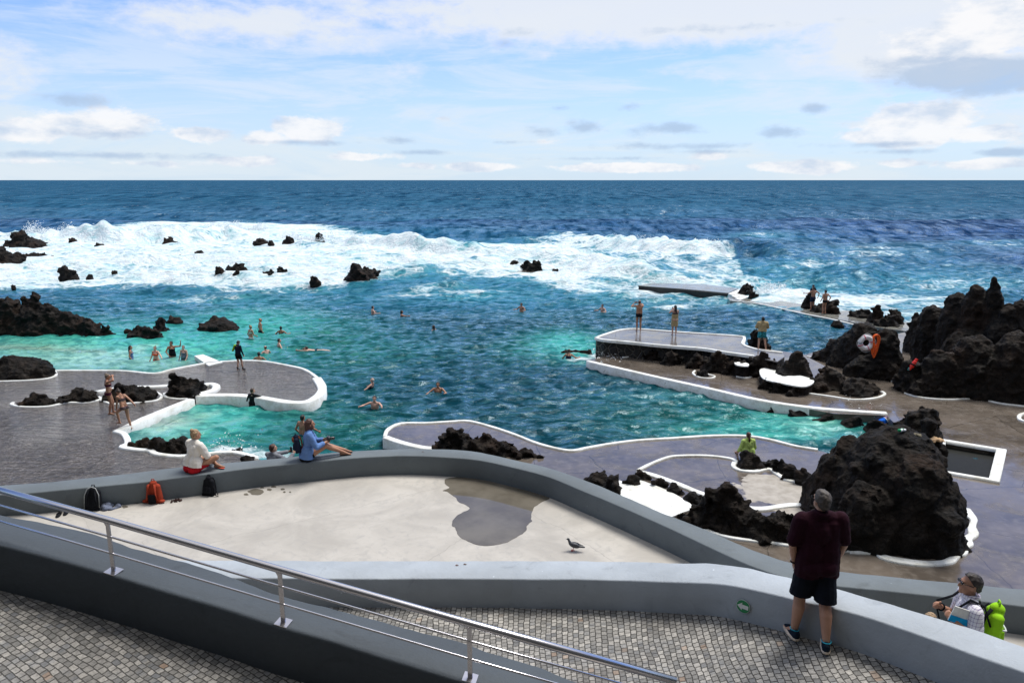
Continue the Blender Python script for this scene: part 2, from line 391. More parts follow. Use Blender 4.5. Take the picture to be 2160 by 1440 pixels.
    foam=np.maximum(foam*np.clip((py-u_+14)/10,0,1),a*inten)
    def g(cx,cy,rx,ry): return np.exp(-(((px-cx)/rx)**2+((py-cy)/ry)**2))
    for cx,cy,rx,ry,v in [(1400,640,120,10,.62),(1370,612,60,7,.8),(1290,748,60,10,.78),(1240,757,60,8,.7),(1180,735,60,20,.42),(485,946,90,9,.62),(560,958,60,8,.8),(1840,540,200,20,.45),(2050,600,180,22,.50),(2100,520,120,14,.42),(1700,575,120,10,.5),(1950,625,200,10,.55),(960,610,200,16,.5),(1980,650,170,25,.55),(430,620,200,10,.45),
         (1600,490,60,6,.4),(1180,660,180,14,.25),(350,700,80,10,.42),(450,705,60,6,.4),(1500,835,250,12,.3),(250,720,60,8,.35),(1900,720,40,14,.5),(1660,690,120,20,.3),(620,945,60,6,.35)]:
        foam=np.maximum(foam,v*g(cx,cy,rx,ry))
    foam=np.where(py<462,np.maximum(foam,.20),foam)
    # colour of the water body
    navy=np.array((.001,.032,.105)); teal=np.array((.004,.060,.078)); green=np.array((.008,.12,.095)); turq=np.array((.05,.42,.33)); pale=np.array((.32,.62,.50)); cyan=np.array((.015,.18,.25))
    C=np.zeros(X.shape+(3,))+navy
    def over(col,f):
        nonlocal C
        f=np.clip(f,0,1)[...,None]; C=C*(1-f)+col*f
    over(teal,np.clip((py-560)/60,0,1)); over(np.array((.004,.065,.125)),np.clip((px-1450)/200,0,1)*np.clip((720-py)/60,0,1)*np.clip((py-560)/60,0,1)*.8)
    over(cyan,1.1*g(650,545,900,60)); over(cyan,.65*g(1950,590,170,30)); over(cyan,.6*g(1640,600,200,30))
    over(cyan,.75*g(1000,620,330,28)); over(cyan,.5*g(1650,500,120,14)); over(cyan,.5*g(300,640,350,22)*.6)
    over(turq,1.1*g(250,730,420,52)); over(turq,.9*g(560,690,140,45)); over(green,.85*g(680,735,130,60))
    over(turq,1.05*g(1190,725,85,27)); over(turq,.8*g(1270,752,70,14)); over(green,.6*g(1100,740,70,30))
    over(turq*1.25,1.2*g(440,905,170,75)); over(green,.9*g(680,900,170,60)); over(green,.75*g(560,940,300,30))
    over(green,.9*g(1480,880,260,52)); over(turq,.8*g(1680,890,120,34)); over(turq,.7*g(1600,910,160,20))
    over(pale,.85*g(180,760,200,22)); over(pale,.9*g(330,885,90,30)); over(pale,.45*g(370,770,110,14)); over(np.array((.20,.40,.28)),.5*g(60,735,150,20)); over(pale,.35*g(1720,895,60,22))
    over(np.array((.10,.46,.50)),.6*foam); over(np.array((.002,.035,.07)),.85*g(1600,535,80,16)); over(np.array((.01,.24,.27)),.9*g(980,528,120,9))
    al=np.clip(.8*g(320,880,80,22)+.6*g(415,775,40,9),0,.6)
    def ln(x0,y0,x1,y1,w):
        dx,dy=x1-x0,y1-y0; l=math.hypot(dx,dy); tt=np.clip(((px-x0)*dx+(py-y0)*dy)/l/l,0,1); return np.exp(-(np.hypot(px-x0-tt*dx,py-y0-tt*dy)/w)**2)
    over(pale,.7*ln(120,785,300,738,7)); over(pale,.5*ln(150,760,330,728,5)); over(pale,.55*ln(290,925,460,868,7)); over(pale*.8,.4*ln(330,940,520,880,6)); over(np.array((.30,.34,.24)),.45*ln(0,730,220,742,6))
    nz_=waves(5,.10,9,3.,1.5,21,.8)+waves(2.6,.06,9,3.,1.5,22,.8); Z+=nz_*np.clip(foam*1.6-.3,0,1.2)*seaf
    # ---- mesh
    V=np.stack([X,YY,Z],-1).reshape(-1,3); me=bpy.data.meshes.new('water'); nv=len(V); idx=np.arange(nr*nc).reshape(nr,nc)
    q=np.stack([idx[:-1,:-1],idx[:-1,1:],idx[1:,1:],idx[1:,:-1]],-1).reshape(-1,4); nf=len(q)
    me.vertices.add(nv); me.vertices.foreach_set('co',V.ravel()); me.loops.add(nf*4); me.loops.foreach_set('vertex_index',q.ravel().astype(np.int32))
    me.polygons.add(nf); me.polygons.foreach_set('loop_start',np.arange(0,nf*4,4,dtype=np.int32)); me.polygons.foreach_set('loop_total',np.full(nf,4,np.int32)); me.update(calc_edges=True)
    A=me.attributes.new('foam','FLOAT','POINT'); A.data.foreach_set('value',foam.ravel().astype(np.float32))
    A=me.attributes.new('clear','FLOAT','POINT'); A.data.foreach_set('value',al.ravel().astype(np.float32))
    A=me.attributes.new('seaf','FLOAT','POINT'); A.data.foreach_set('value',np.power(np.clip((YY.ravel()-60)/700,0,1),.6).astype(np.float32))
    A=me.attributes.new('body','FLOAT_COLOR','POINT'); A.data.foreach_set('color',np.concatenate([C,np.ones(X.shape+(1,))],-1).ravel().astype(np.float32))
    m,t=newmat('sea_water')
    fo=t.attr('foam'); body=t.attr('body','Color'); far=t.attr('seaf')
    n1=t.noise(t.pos,.55,8,.62,.8,stretch=(1,1.6,1)); n2=t.noise(t.pos,2.4,6,.65,.6); vv=t.vor(t.mix(.5,t.pos,t.noise(t.pos,.9,4,out=1),'ADD'),1.1,'DISTANCE_TO_EDGE')
    lace=t.ramp(vv,0,.22,.09,-.03)
    k=t.math('ADD',fo,t.math('MULTIPLY',t.math('SUBTRACT',n1,.5),1.1)); k=t.math('ADD',k,t.math('MULTIPLY',t.math('SUBTRACT',n2,.5),.3)); k=t.math('ADD',k,lace)
    n0=t.noise(t.pos,.16,4,.6,1.,stretch=(.8,1.3,1)); k=t.math('ADD',k,t.math('MULTIPLY',t.math('SUBTRACT',n0,.5),1.15))
    k=t.math('MULTIPLY',t.ramp(k,.42,.80),t.ramp(fo,.02,.2))
    fb=t.bump(n1,.8,.8,t.bump(n2,.8,.25))
    # wavelets
    s1=t.noise(t.pos,1.5,5,.6,.7,stretch=(.75,1.25,1)); s2=t.noise(t.pos,4.5,4,.6,.4,stretch=(.75,1.2,1)); s3=t.noise(t.pos,.22,6,.62,.6,stretch=(.8,1.4,1)); s4=t.noise(t.pos,.035,5,.6,.5,stretch=(.6,1.6,1))
    b=t.bump(s1,.85,.16); b=t.bump(s2,.6,.035,b)
    bb=t.new('ShaderNodeBump'); t.put(bb.inputs['Strength'],far); bb.inputs['Distance'].default_value=1.6; t.put(bb.inputs['Height'],s3); t.put(bb.inputs['Normal'],b); b=bb.outputs[0]
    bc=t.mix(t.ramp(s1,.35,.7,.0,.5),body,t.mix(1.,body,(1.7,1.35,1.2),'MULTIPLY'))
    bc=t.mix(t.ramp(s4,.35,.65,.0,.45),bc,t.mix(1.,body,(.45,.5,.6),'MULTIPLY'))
    f1=t.noise(t.pos,.42,6,.62,.3,stretch=(1,.42,1)); f2=t.noise(t.pos,.13,6,.6,.3,stretch=(1,.22,1)); f0=t.noise(t.pos,1.4,5,.62,.5,stretch=(.8,1.15,1))
    st=t.mix(t.ramp(far,0,.3),f0,t.mix(t.ramp(far,.2,.8),f1,f2))
    stk=t.ramp(st,.38,.62,.12,1.5,False)
    fr=t.new('ShaderNodeFresnel'); fr.inputs[0].default_value=1.33; t.put(fr.inputs['Normal'],b)
    fac=t.math('MULTIPLY',t.math('MINIMUM',t.math('MULTIPLY',fr.outputs[0],1.1),t.ramp(far,0,.6,.62,.07)),stk,clamp=True)
    bc=t.mix(t.ramp(st,.38,.56,.85,0.),bc,t.mix(1.,body,(.30,.38,.48),'MULTIPLY'))  # painted wave facets: noise sets dark streaks in colour and sky reflection
    df=t.new('ShaderNodeBsdfDiffuse'); t.put(df.inputs['Color'],bc); t.put(df.inputs['Normal'],b)
    gl=t.new('ShaderNodeBsdfGlossy'); gl.inputs['Color'].default_value=(.70,.86,1,1); t.put(gl.inputs['Roughness'],t.ramp(far,0,1,.07,.25)); t.put(gl.inputs['Normal'],b)
    P=t.new('ShaderNodeMixShader'); t.put(P.inputs[0],fac); t.l.new(df.outputs[0],P.inputs[1]); t.l.new(gl.outputs[0],P.inputs[2])
    d=t.new('ShaderNodeBsdfPrincipled'); nb=t.noise(t.pos,.33,5,.65,1.2,stretch=(.7,1.5,1)); t.put(d.inputs['Base Color'],t.mix(t.ramp(nb,.48,.66,0,.75),t.mix(t.ramp(n2,.3,.7),(.80,.83,.84),(.60,.74,.77)),(.30,.56,.60))); d.inputs['Roughness'].default_value=.6; t.put(d.inputs['Normal'],fb)
    mx=t.new('ShaderNodeMixShader'); t.put(mx.inputs[0],k); t.l.new(P.outputs[0],mx.inputs[1]); t.l.new(d.outputs[0],mx.inputs[2])
    tr=t.new('ShaderNodeBsdfTransparent'); m2=t.new('ShaderNodeMixShader'); t.put(m2.inputs[0],t.attr('clear')); t.l.new(mx.outputs[0],m2.inputs[1]); t.l.new(tr.outputs[0],m2.inputs[2])
    t.l.new(m2.outputs[0],t.n['Material Output'].inputs[0])
    o=link('water',me,m); o['kind']='structure'
    # spray thrown up by the breakers
    S=[];r=RNG
    def spray(pts,n,h,sz):
        P=[U(a,b,0) for a,b in smooth_pl(pts,False,6)]
        for i in range(n):
            k=r.integers(0,len(P)-1); p=P[k].lerp(P[k+1],r.random()); cl=.5+.5*math.sin(p.x*1.3)*math.sin(p.x*.47+2)
            z=h*(.35+.85*r.random()**1.6*cl); p=p+Vector((r.normal()*.4,r.normal()*.8-.6,z)); s=sz*r.uniform(.3,1.)**2+.01
            o=len(S)*4; S.append([p+Vector((r.normal(),r.normal(),r.normal()))*s for _ in range(4)])
    spray([(1290,512),(1400,537),(1470,543),(1530,535)],5000,1.9,.06)
    spray([(600,508),(700,516),(820,528),(930,536),(1110,540)],9000,1.6,.06)
    spray([(60,500),(220,506),(350,504),(470,496),(560,494)],15000,2.4,.07)
    spray([(1265,752),(1310,750)],500,.8,.035); spray([(1590,625),(1640,615)],500,1.2,.06); spray([(475,938),(520,940)],160,.35,.02); spray([(1795,862),(1812,862)],70,.7,.012)
    V=[v for q in S for v in q]; Fc=[f for i in range(len(S)) for f in ((4*i,4*i+1,4*i+2),(4*i,4*i+2,4*i+3),(4*i,4*i+3,4*i+1))]
    o=link('spray',mesh(V,Fc),plain('foam_spray',(.85,.88,.88),.8,.05),smooth=False)
    tag(o,'white spray thrown up along the breaking waves and kerbs','spray',kind='stuff')
sea()
# seabed under the clear shallows
o=slab('seabed',[(-1600,560),(3400,560),(3400,1440),(-1600,1440)],-1.6,-2.2,plain('seabed_rock',(.10,.20,.18),.9)); o['kind']='structure'
# ================================================================ DECKS
ZL=.25; ZR=.32; ZP=1.2
edgeL=[(115,783),(165,783),(215,783),(265,784),(325,789),(365,780),(430,768),(470,764),(520,762),(560,764),(600,771),(640,780),(665,795),(678,812),(678,828),(660,845),(635,851),(600,849),(560,842),(520,837),(470,835)]
lowL=[(405,838),(375,849),(305,879),(238,911),(262,916),(270,936),(257,945),(290,950),(318,952),(330,959),(378,964),(425,960),(470,955),(505,956),(540,966),(575,978)]
sE=smooth_pl(edgeL,False,4)
deckL=[(-1500,783)]+sE+lowL+[(640,1050),(640,1300),(-1700,1300)]
o=slab('left_deck',deckL,ZL,-1.8,M_deckL); o['kind']='structure'; o.name='paved_deck'
edgeR=[(812,922),(818,907),(845,894),(900,893),(950,890),(990,889),(1040,902),(1085,917),(1140,938),(1200,951),(1240,945),(1280,938),(1340,930),(1420,925),(1500,920),(1570,920),(1620,927),(1680,942),(1725,949)]
farR=[(1790,968),(1860,950),(1895,900),(1870,876),(1760,872),(1650,853),(1500,822),(1400,800),(1300,777),(1240,763)]
hole=[(1985,930),(2112,951),(2097,1016),(1975,995)]
deckR=smooth_pl(edgeR,False,4)+farR+[(1290,742),(1420,728),(1580,730),(1700,748),(1740,735),(1960,690),(2500,640),(3600,760),(3600,1300),(1500,1300),(1000,1300),(960,1060),(935,958),(930,946),(900,946),(860,938),(830,928)]
o=slab('paved_deck',deckR,ZR,-1.8,M_deckR,holes=[hole]); o['kind']='structure'
# far low walkways awash
M_awash=deck_mat('awash_concrete',brown=(.17,.17,.15))
o=slab('walkway',[(690,566),(860,557),(1060,566),(1180,574),(1190,580),(1175,581),(1055,573),(860,564),(700,572)],.03,-1,M_awash); o['kind']='structure'
o=slab('walkway',[(1535,628),(1575,622),(1700,643),(1790,655),(1960,690),(1940,702),(1850,690),(1760,672),(1690,660),(1600,640),(1540,634)],.09,-1,M_awash); o['kind']='structure'
strip('white_kerb',[(1540,634),(1600,641),(1690,661),(1760,675),(1820,690)],.14,.16,.05,M_white)
tag(bpy.data.objects['white_kerb'],'thin white edge line along the awash walkway below the two men','kerb','white painted kerbs')
# ---- far concrete platform with steps
t_=empty('concrete_platform',U(1450,625,0),0,'long low concrete platform awash beyond the sea pool','platform')
def sub_slab(name,pts,z,b,mat,par):
    o=slab(name,pts,z,b,mat); o.parent=par; o.matrix_parent_inverse=Matrix.Translation(par.location).inverted(); return o
def adopt(o,par):
    o.parent=par; o.matrix_parent_inverse=Matrix.Translation(par.location).inverted(); return o
M_face=plain('dark_wet_face',(.02,.019,.016),.6,.5,3,.6,.05)
sub_slab('platform_base',[(1347,603),(1375,598),(1480,600),(1556,609),(1534,620),(1440,611)],.18,-1,M_face,t_)
sub_slab('platform_top',[(1345,602),(1375,597),(1480,599),(1558,608),(1536,618),(1440,609)],.24,.185,M_awash,t_)
for i in range(3):
    sub_slab('step',[(1536+i*7,619+i*5),(1558+i*8,610+i*5),(1572+i*8,613+i*5),(1545+i*8,622.5+i*5)],.24-.05*i,-.6,M_white,t_)
# ---- photographers' platform
t_=empty('stone_platform',U(1400,715,ZP),0,'raised platform on a dark stone wall where two people take photographs','platform')
platP=[(1257,713),(1275,706),(1305,697),(1335,694),(1370,696),(1450,702),(1555,709),(1570,714),(1568,727),(1600,738),(1650,744),(1655,752),(1640,762),(1590,751),(1530,743),(1480,735),(1400,729),(1330,722),(1275,717)]
M_plat=deck_mat('wet_platform_top',brown=(.13,.125,.125))
sub_slab('masonry_wall',[(a,b) for a,b in platP],ZP-.06,-.8,M_stone,t_)
sub_slab('platform_top',platP,ZP,ZP-.056,M_plat,t_)
adopt(strip('rim',platP[:11],ZP,.17,.05,M_white,drop=.1),t_)
adopt(strip('rim',[(1257,713)]+platP[:12:-1],ZP,.17,.05,M_white,drop=.1),t_)
o=slab('paved_deck',[(1640,744),(1712,757),(1745,774),(1760,800),(1700,800),(1640,785)],.62,-.5,M_deckR); o['kind']='structure'
strip_=None
# ---- kerbs
def kerb(label,pts,z,w=.13,h=.05,closed=False,drop=.05,**k):
    o=strip('white_kerb',pts,z,w,h,M_white,closed,drop=drop,**k); tag(o,label,'kerb','white painted kerbs'); return o
kerb('white kerb curving round the rounded left bathing deck',edgeL[:17],ZL,.17,.07,drop=.3)
kerb('thick white rim on the pool side of the round deck end',[(668,800),(679,818),(676,832),(658,846),(635,852),(600,850),(560,843),(520,838),(470,836),(415,838)],ZL,.42,.10,drop=.5)
kerb('broad white sloping kerb beside the walking woman',[(404,843),(375,854),(305,883),(245,911)],ZL,.34,.05,drop=.5,smooth=False)
kerb('white kerb zigzagging below the ramp to the wall',[(243,911),(262,917),(270,936),(257,944),(290,950),(318,952),(330,959),(378,964),(425,960),(470,955),(505,957),(540,967)],ZL,.22,.07,drop=.35,sub=3)
kerb('white line round the base of the far left block rock',[(-60,806),(0,805),(60,803),(100,799),(118,792),(116,784)],ZL,.12,.05)
kerb('wavy white outline round the two low left rocks',[(28,850),(25,854),(50,859),(100,858),(140,850),(180,850),(212,843),(208,838)],ZL,.12,.05)
kerb('wavy white outline round the rock behind the standing woman',[(212,844),(222,848),(240,853),(290,850),(330,845),(341,836),(330,828)],ZL,.12,.05)
kerb('white ledge running behind the left deck rocks',[(203,829),(260,820),(330,818),(360,816),(400,818)],ZL,.28,.10)
kerb('thick white ledge curling round the upright left rock',[(405,838),(430,833),(452,826),(456,818),(445,814),(430,816)],ZL,.35,.14)
kerb('white scalloped line at the foot of the upright left rock',[(347,830),(350,838),(372,842),(395,842)],ZL,.12,.05)
kerb('long white kerb on the near side of the sea pool',edgeR,ZR,.15,.05,drop=.38)
kerb('white face of the small deck point beside the rocks',[(814,924),(830,930),(860,939),(900,947),(932,946),(945,935)],ZR,.30,.07,drop=.45)
kerb('broad white kerb on the far side of the sea pool',[(1240,763),(1300,777),(1400,800),(1500,822),(1600,845),(1700,860),(1790,868),(1870,873)],ZR,.30,.07,drop=.42)
kerb('white line sweeping round the middle paved bay',[(1345,993),(1375,978),(1410,965),(1440,962),(1490,962),(1535,967),(1552,973),(1560,983)],ZR,.13,.05)
kerb('white wedge line below the middle paved bay',[(1345,995),(1380,1004),(1430,1022),(1480,1042),(1530,1056),(1570,1071),(1610,1074),(1660,1067),(1700,1066)],ZR,.24,.05)
kerb('white line wriggling behind the seated green woman rocks',[(1549,976),(1547,984),(1560,992),(1590,995),(1622,990),(1640,1001),(1660,1013),(1690,1020),(1710,1032),(1730,1045),(1755,1055),(1776,1062)],ZR,.16,.05)
kerb('white line in front of the spiky foreground rocks',[(1480,1115),(1520,1130),(1560,1138),(1620,1145),(1670,1152),(1730,1158),(1790,1163)],ZR,.12,.05)
kerb('scalloped white line round the foot of the biggest boulder',[(1790,1163),(1845,1166),(1870,1178),(1920,1187),(1960,1190),(2000,1186),(2018,1172),(2032,1168),(2035,1155),(2044,1148),(2040,1138),(2053,1128),(2050,1112),(2054,1098),(2043,1085),(2036,1074)],ZR,.22,.05,jit=.5)
kerb('thin white line along the foot of the stone platform wall',[(1313,754),(1345,752),(1390,757),(1415,765),(1440,762),(1475,770),(1505,775),(1530,782),(1560,778),(1590,789),(1602,790),(1606,804),(1630,815),(1680,826),(1750,836),(1800,843),(1845,840),(1866,832),(1860,826)],ZR,.12,.04)
kerb('small white loop round a flat dark stone on the wet deck',[(1466,782),(1462,788),(1475,796),(1498,798),(1508,794),(1492,789),(1490,783)],ZR,.10,.04)
kerb('small white loop below the platform end',[(1553,794),(1572,797),(1586,794),(1588,786),(1580,784)],ZR,.10,.04)
kerb('white line skirting the base of the tall right rocks',[(1702,752),(1730,757),(1800,778),(1870,800),(1908,815),(1904,826),(1940,838),(2000,843),(2060,841),(2110,851),(2158,857),(2190,862)],ZR,.11,.04)
kerb('white rim round the rectangular sunken pit',hole,ZR,.36,.08,closed=True,smooth=False,jit=.05)
kerb('bit of white loop cut off by the right picture edge',[(2190,868),(2155,874),(2150,884),(2165,890),(2190,892)],ZR,.14,.05)
# white painted areas
for lab,P in [('white painted patch wedged between the rocks by the curved wall',[(1300,1012),(1330,1020),(1345,1011),(1395,1028),(1432,1046),(1462,1068),(1440,1080),(1400,1090),(1340,1062),(1300,1035)]),
              ('white painted patch among the rocks right of the platform',[(1602,782),(1612,776),(1650,778),(1690,792),(1716,800),(1712,810),(1690,815),(1640,806),(1610,798)]),
              ('tiny white painted patch under the boy by the platform',[(1549,765),(1556,761),(1578,766),(1577,772),(1556,770)])]:
    zp=ZR+.07 if P[0][1]>900 else (.78 if P[0][0]>1600 else .95); P=smooth_pl(P,True,3); o=slab('white_patch',P,zp,zp-.05,M_white)
    if zp>ZR+.1: slab('rock_base',P,zp-.052,ZR-.1,M_rock,parent=o)
    tag(o,lab,'painted patch')
o=slab('white_jetty',[(410,750),(428,747),(470,764),(440,771)],.32,-1.,M_white); tag(o,'small white jetty plank reaching into the turquoise pool','jetty')
# submerged ramp going down into the lower left pool
A=U(404,845,-.04);B=U(240,912,-.04);Cp=U(300,935,.15);D=U(560,960,-.0)
R_=[A,B,Cp+Vector((.0,0,0)),A+Vector((4.5,-1.2,-1.4)),B+Vector((5.5,0,-1.4))]
me=mesh([A,B,B+Vector((1.3,-1.3,-.12)),B+Vector((5,-1.5,-1.3)),A+Vector((4,.3,-1.3))],[(0,1,2,3,4)]); o=link('ramp',me,M_white,smooth=False); tag(o,'pale ramp sloping down into the turquoise lower pool','ramp')
o=slab('pit_floor',[(1970,925),(2130,950),(2110,1040),(1960,1010)],.13,-.8,plain('pit_dark_water',(.012,.013,.012),.5,spec=.1)); o['kind']='structure'; o.name='pit_water'
M_pit=plain('pit_wall',(.11,.10,.085),.7,.5,2,.3)
# ================================================================ TERRACE AND WALLS
ZW=3.88; ZT=3.45
farW=[(-420,1075),(-250,1050),(-100,1033),(0,1023),(100,1016),(250,1000),(380,984),(460,977),(540,970),(640,960),(725,952),(810,947),(890,946),(990,950),(1080,968),(1155,985),(1230,1010),(1305,1041),(1392,1079),(1430,1093),(1517,1128),(1576,1153),(1620,1170),(1664,1184),(1766,1203),(1912,1218),(2028,1229),(2160,1242),(2300,1258),(2500,1285)]
nearW=[(-420,1100),(-250,1072),(-100,1053),(0,1043),(50,1040),(150,1031),(300,1016),(400,1004),(540,986),(640,976),(740,966),(840,961),(940,964),(1015,971),(1080,985),(1155,1005),(1230,1035),(1305,1067),(1342,1083),(1430,1122),(1517,1163),(1576,1189),(1640,1212),(1700,1226),(1766,1235),(1912,1250),(2034,1263),(2160,1279),(2300,1297),(2500,1325)]
fW=[U(a,b,ZW) for a,b in smooth_pl(farW,False,4)]; nW=[U(a,b,ZW) for a,b in smooth_pl(nearW,False,4)]
o,Nw,Fw=wall('curved_wall',nW,fW,ZW-ZT+.1,M_wallA,wob=.012,n=360,hfar=4.2)
tag(o,'long low grey wall curving round the pale terrace, two women sit on it','wall')
mid=[(a.x*.6+b.x*.4,a.y*.6+b.y*.4) for a,b in zip(Nw[::3],Fw[::3])]
o=slab('terrace_floor',mid+[(9,1.5),(-14,1.5)],ZT,ZT-.3,M_terr,px=False); o['kind']='structure'
# puddle
pud=[(945,1008),(990,1006),(1050,1016),(1110,1032),(1148,1045),(1160,1050),(1140,1060),(1125,1072),(1120,1092),(1122,1098),(1112,1108),(1108,1120),(1085,1135),(1062,1145),(1030,1150),(1005,1148),(985,1140),(968,1130),(960,1112),(953,1108),(958,1092),(972,1082),(990,1073),(985,1066),(968,1058),(960,1048),(942,1036),(934,1034),(948,1028),(938,1018)]
def pudl(P,j=.5):
    Q=smooth_pl(P,True,6); return [(a+j*3*noise.noise(Vector((a*.15,b*.15,0))),b+j*2*noise.noise(Vector((a*.15,b*.15,5)))) for a,b in Q]
o=slab('puddle',pudl(pud),ZT+.004,ZT+.001,M_pud); o['kind']='structure'
for cx,cy,rx,ry,sd in [(541,1037,17,6,1),(519,1042,5,2.5,2),(577,1026,6,2,3),(568,1032,5,2.5,4),(596,1031,5,2,5),(600,1037,3,1.5,6),(553,1028,4,1.5,7),(286,1059,8,3,8),(263,1068,6,3,9),(612,1037,2.5,1.2,10)]:
    P=[(cx+rx*math.cos(a)*(1+.45*noise.noise(Vector((math.cos(a)*1.3,math.sin(a)*1.3,sd)))),cy+ry*math.sin(a)*(1+.45*noise.noise(Vector((math.cos(a)*1.3,math.sin(a)*1.3,sd+9))))) for a in [k*.35 for k in range(18)]]
    o=slab('puddle',P,ZT+.004,ZT+.001,M_pud); o['kind']='structure'
# ---- light wall of the ramp
Ht=lut([-400,400,1080,1300,1550,1766,2160,2500],[5.75,5.6,5.45,5.25,4.88,4.68,4.45,4.2])
nearL=[(250,1214),(400,1217),(560,1219),(820,1220),(1080,1220),(1284,1223),(1430,1227),(1532,1233),(1620,1251),(1707,1271),(1766,1284),(1853,1309),(1970,1350),(2057,1382),(2160,1418),(2300,1470)]
farL=[(250,1178),(400,1180),(560,1181),(820,1182),(1080,1182),(1284,1183),(1459,1186),(1517,1189),(1576,1196),(1620,1207),(1667,1217),(1766,1240),(1853,1266),(1941,1291),(2057,1326),(2160,1364),(2300,1415)]
nL=[U(a,b,CZ-Ht(a)) for a,b in smooth_pl(nearL,False,5)]; fL=[U(a,b,CZ-Ht(a)) for a,b in smooth_pl(farL,False,5)]
o,Nl,Fl=wall('ramp_wall',nL,fL,.50,M_wallB,wob=.014,n=300,hfar=1.3)
tag(o,'light grey topped low wall bordering the cobbled ramp, arrow sign on it','wall')
# cobbled ramp (lower) : ruled from the foot of the light wall toward the camera
def ruled(name,edge,dz,offs,mat,slope=0.):
    V=[];Fc=[];UVs=[];L=0
    k=len(offs); n=len(edge)
    for i,p in enumerate(edge):
        if i: L+=(edge[i]-edge[i-1]).length
        for (ox,oy) in offs:
            V.append(p+Vector((ox,oy,dz+slope*oy))); UVs.append((L*.0+V[-1].x*1.0,V[-1].y))
    for i in range(n-1):
        for j in range(k-1): Fc.append((i*k+j,i*k+j+1,(i+1)*k+j+1,(i+1)*k+j))
    me=mesh(V,Fc); uv=me.uv_layers.new(name='UVMap'); 
    for lp in me.loops: uv.data[lp.index].uv=UVs[lp.vertex_index]
    bm=bmesh.new(); bm.from_mesh(me)
    for f in bm.faces:
        if f.normal.z<0: f.normal_flip()
    bm.to_mesh(me); bm.free()
    return link(name,me,mat)
cob=ruled('cobbled_path',[p+Vector((0,.05,0)) for p in Nl[::4]],-.45,[(0,-q*.35) for q in range(13)],M_cob); cob['kind']='structure'
uv=cob.data.uv_layers[0]
for lp in cob.data.loops:
    a=uv.data[lp.index].uv; c_,s_=math.cos(math.radians(92)),math.sin(math.radians(92)); uv.data[lp.index].uv=(a[0]*c_-a[1]*s_,a[0]*s_+a[1]*c_)
def ground_at(px,py):      # height of the lower cobbles seen at a pixel
    z=CZ-5.2
    for _ in range(30):
        p=U(px,py,z); best=min(Nl,key=lambda q:abs(q.x-p.x)); z=z*.5+.5*(best.z-.45)
    return U(px,py,z)
# ---- dark railed wall
Hr=lambda x: 3.25+.000687*(x-235)
nearR=[(-250,1088),(0,1150),(150,1190),(235,1214),(400,1263),(540,1307),(700,1353),(856,1403),(980,1440),(1150,1492),(1300,1540)]
farRw=[(-250,1022),(0,1083),(100,1103),(200,1126),(300,1157),(400,1184),(470,1207),(540,1237),(620,1262),(700,1279),(780,1300),(860,1322),(960,1350),(1080,1388),(1230,1440),(1400,1500),(1550,1555)]
nR=[U(a,b,CZ-Hr(a)) for a,b in smooth_pl(nearR,False,5)]; fR=[U(a,b,CZ-Hr(a)) for a,b in smooth_pl(farRw,False,5)]
o,Nr,Fr=wall('railed_wall',nR,fR,.5,M_wallC,wob=.02,n=260,hfar=2.6)
tag(o,'dark grey sloping wall in front carrying the steel handrail','wall')
cob2=ruled('cobbled_path',[p+Vector((0,.05,0)) for p in Nr[::4]],-.45,[(-.02*q,-q*.3) for q in range(12)],M_cob2); cob2['kind']='structure'
uv=cob2.data.uv_layers[0]
for lp in cob2.data.loops:
    a=uv.data[lp.index].uv; c_,s_=math.cos(math.radians(28)),math.sin(math.radians(28)); uv.data[lp.index].uv=(a[0]*c_-a[1]*s_,a[0]*s_+a[1]*c_)
# ---- handrail
def railpt(px): # base of rail line on wall top
    y=np.interp(px,[-200,240,598,992,1400],[1075,1205,1313,1430,1553]); return U(px,float(y),CZ-Hr(px))
rt=empty('handrail',railpt(598),0,'brushed steel handrail with two thin bars on the dark front wall','handrail')
base=[railpt(a) for a in (-160,240,598,992,1420)]
off=rt.location
def rl(h): return [p-off+Vector((0,0,h)) for p in base]
tube('top_rail',rl(.475),.029,M_steel,rt,20); tube('mid_rail',rl(.325),.0095,M_steel,rt); tube('mid_rail',rl(.17),.0095,M_steel,rt)
for i,p in enumerate(base[:4]):
    q=p-off; d=(base[i+1]-base[i]).normalized() if i<4 else d; s=Vector((0,1,0)); e=.004
    prof=[]; V=[];Fc=[]
    pr=[(-.019,0),(.019,0),(.017,.42),(.0,.45),(-.035,.456),(-.035,.462),(-.05,.45),(-.024,.42)]
    pr=[(-.019,0),(.019,0),(.017,.455),(-.045,.465),(-.02,.42)]
    yv=Vector((-d.y,d.x,0)).normalized()
    for sgn in (-1,1):
        for a,b in pr: V.append(q+Vector((d.x*a,d.y*a,b))+yv*(sgn*.006))
    m=len(pr); Fc=[tuple(range(m)),tuple(range(2*m-1,m-1,-1))]+[(k,m+k,m+(k+1)%m,(k+1)%m) for k in range(m)]
    post=link('post',mesh(V,Fc),M_steel,rt,smooth=False)
    c=[q+d*a+yv*b+Vector((0,0,.003)) for a,b in ((-.055,-.055),(.055,-.055),(.055,.055),(-.055,.055))]
    V=c+[v+Vector((0,0,.007)) for v in c]; link('base_plate',mesh(V,[(3,2,1,0),(4,5,6,7),(0,1,5,4),(1,2,6,5),(2,3,7,6),(3,0,4,7)]),M_steel,post,smooth=False)
# unseen blocker added behind the camera to keep light off the wall faces
V=[(-80,-3.5,-2),(80,-3.5,-2),(80,-6,32),(-80,-6,32),(-80,-60,60),(80,-60,60)]
o=link('light_blocker',mesh(V,[(0,1,2,3),(3,2,5,4)]),plain('dark_blocker',(.04,.04,.035),.9,.4,.3)); o['kind']='structure'
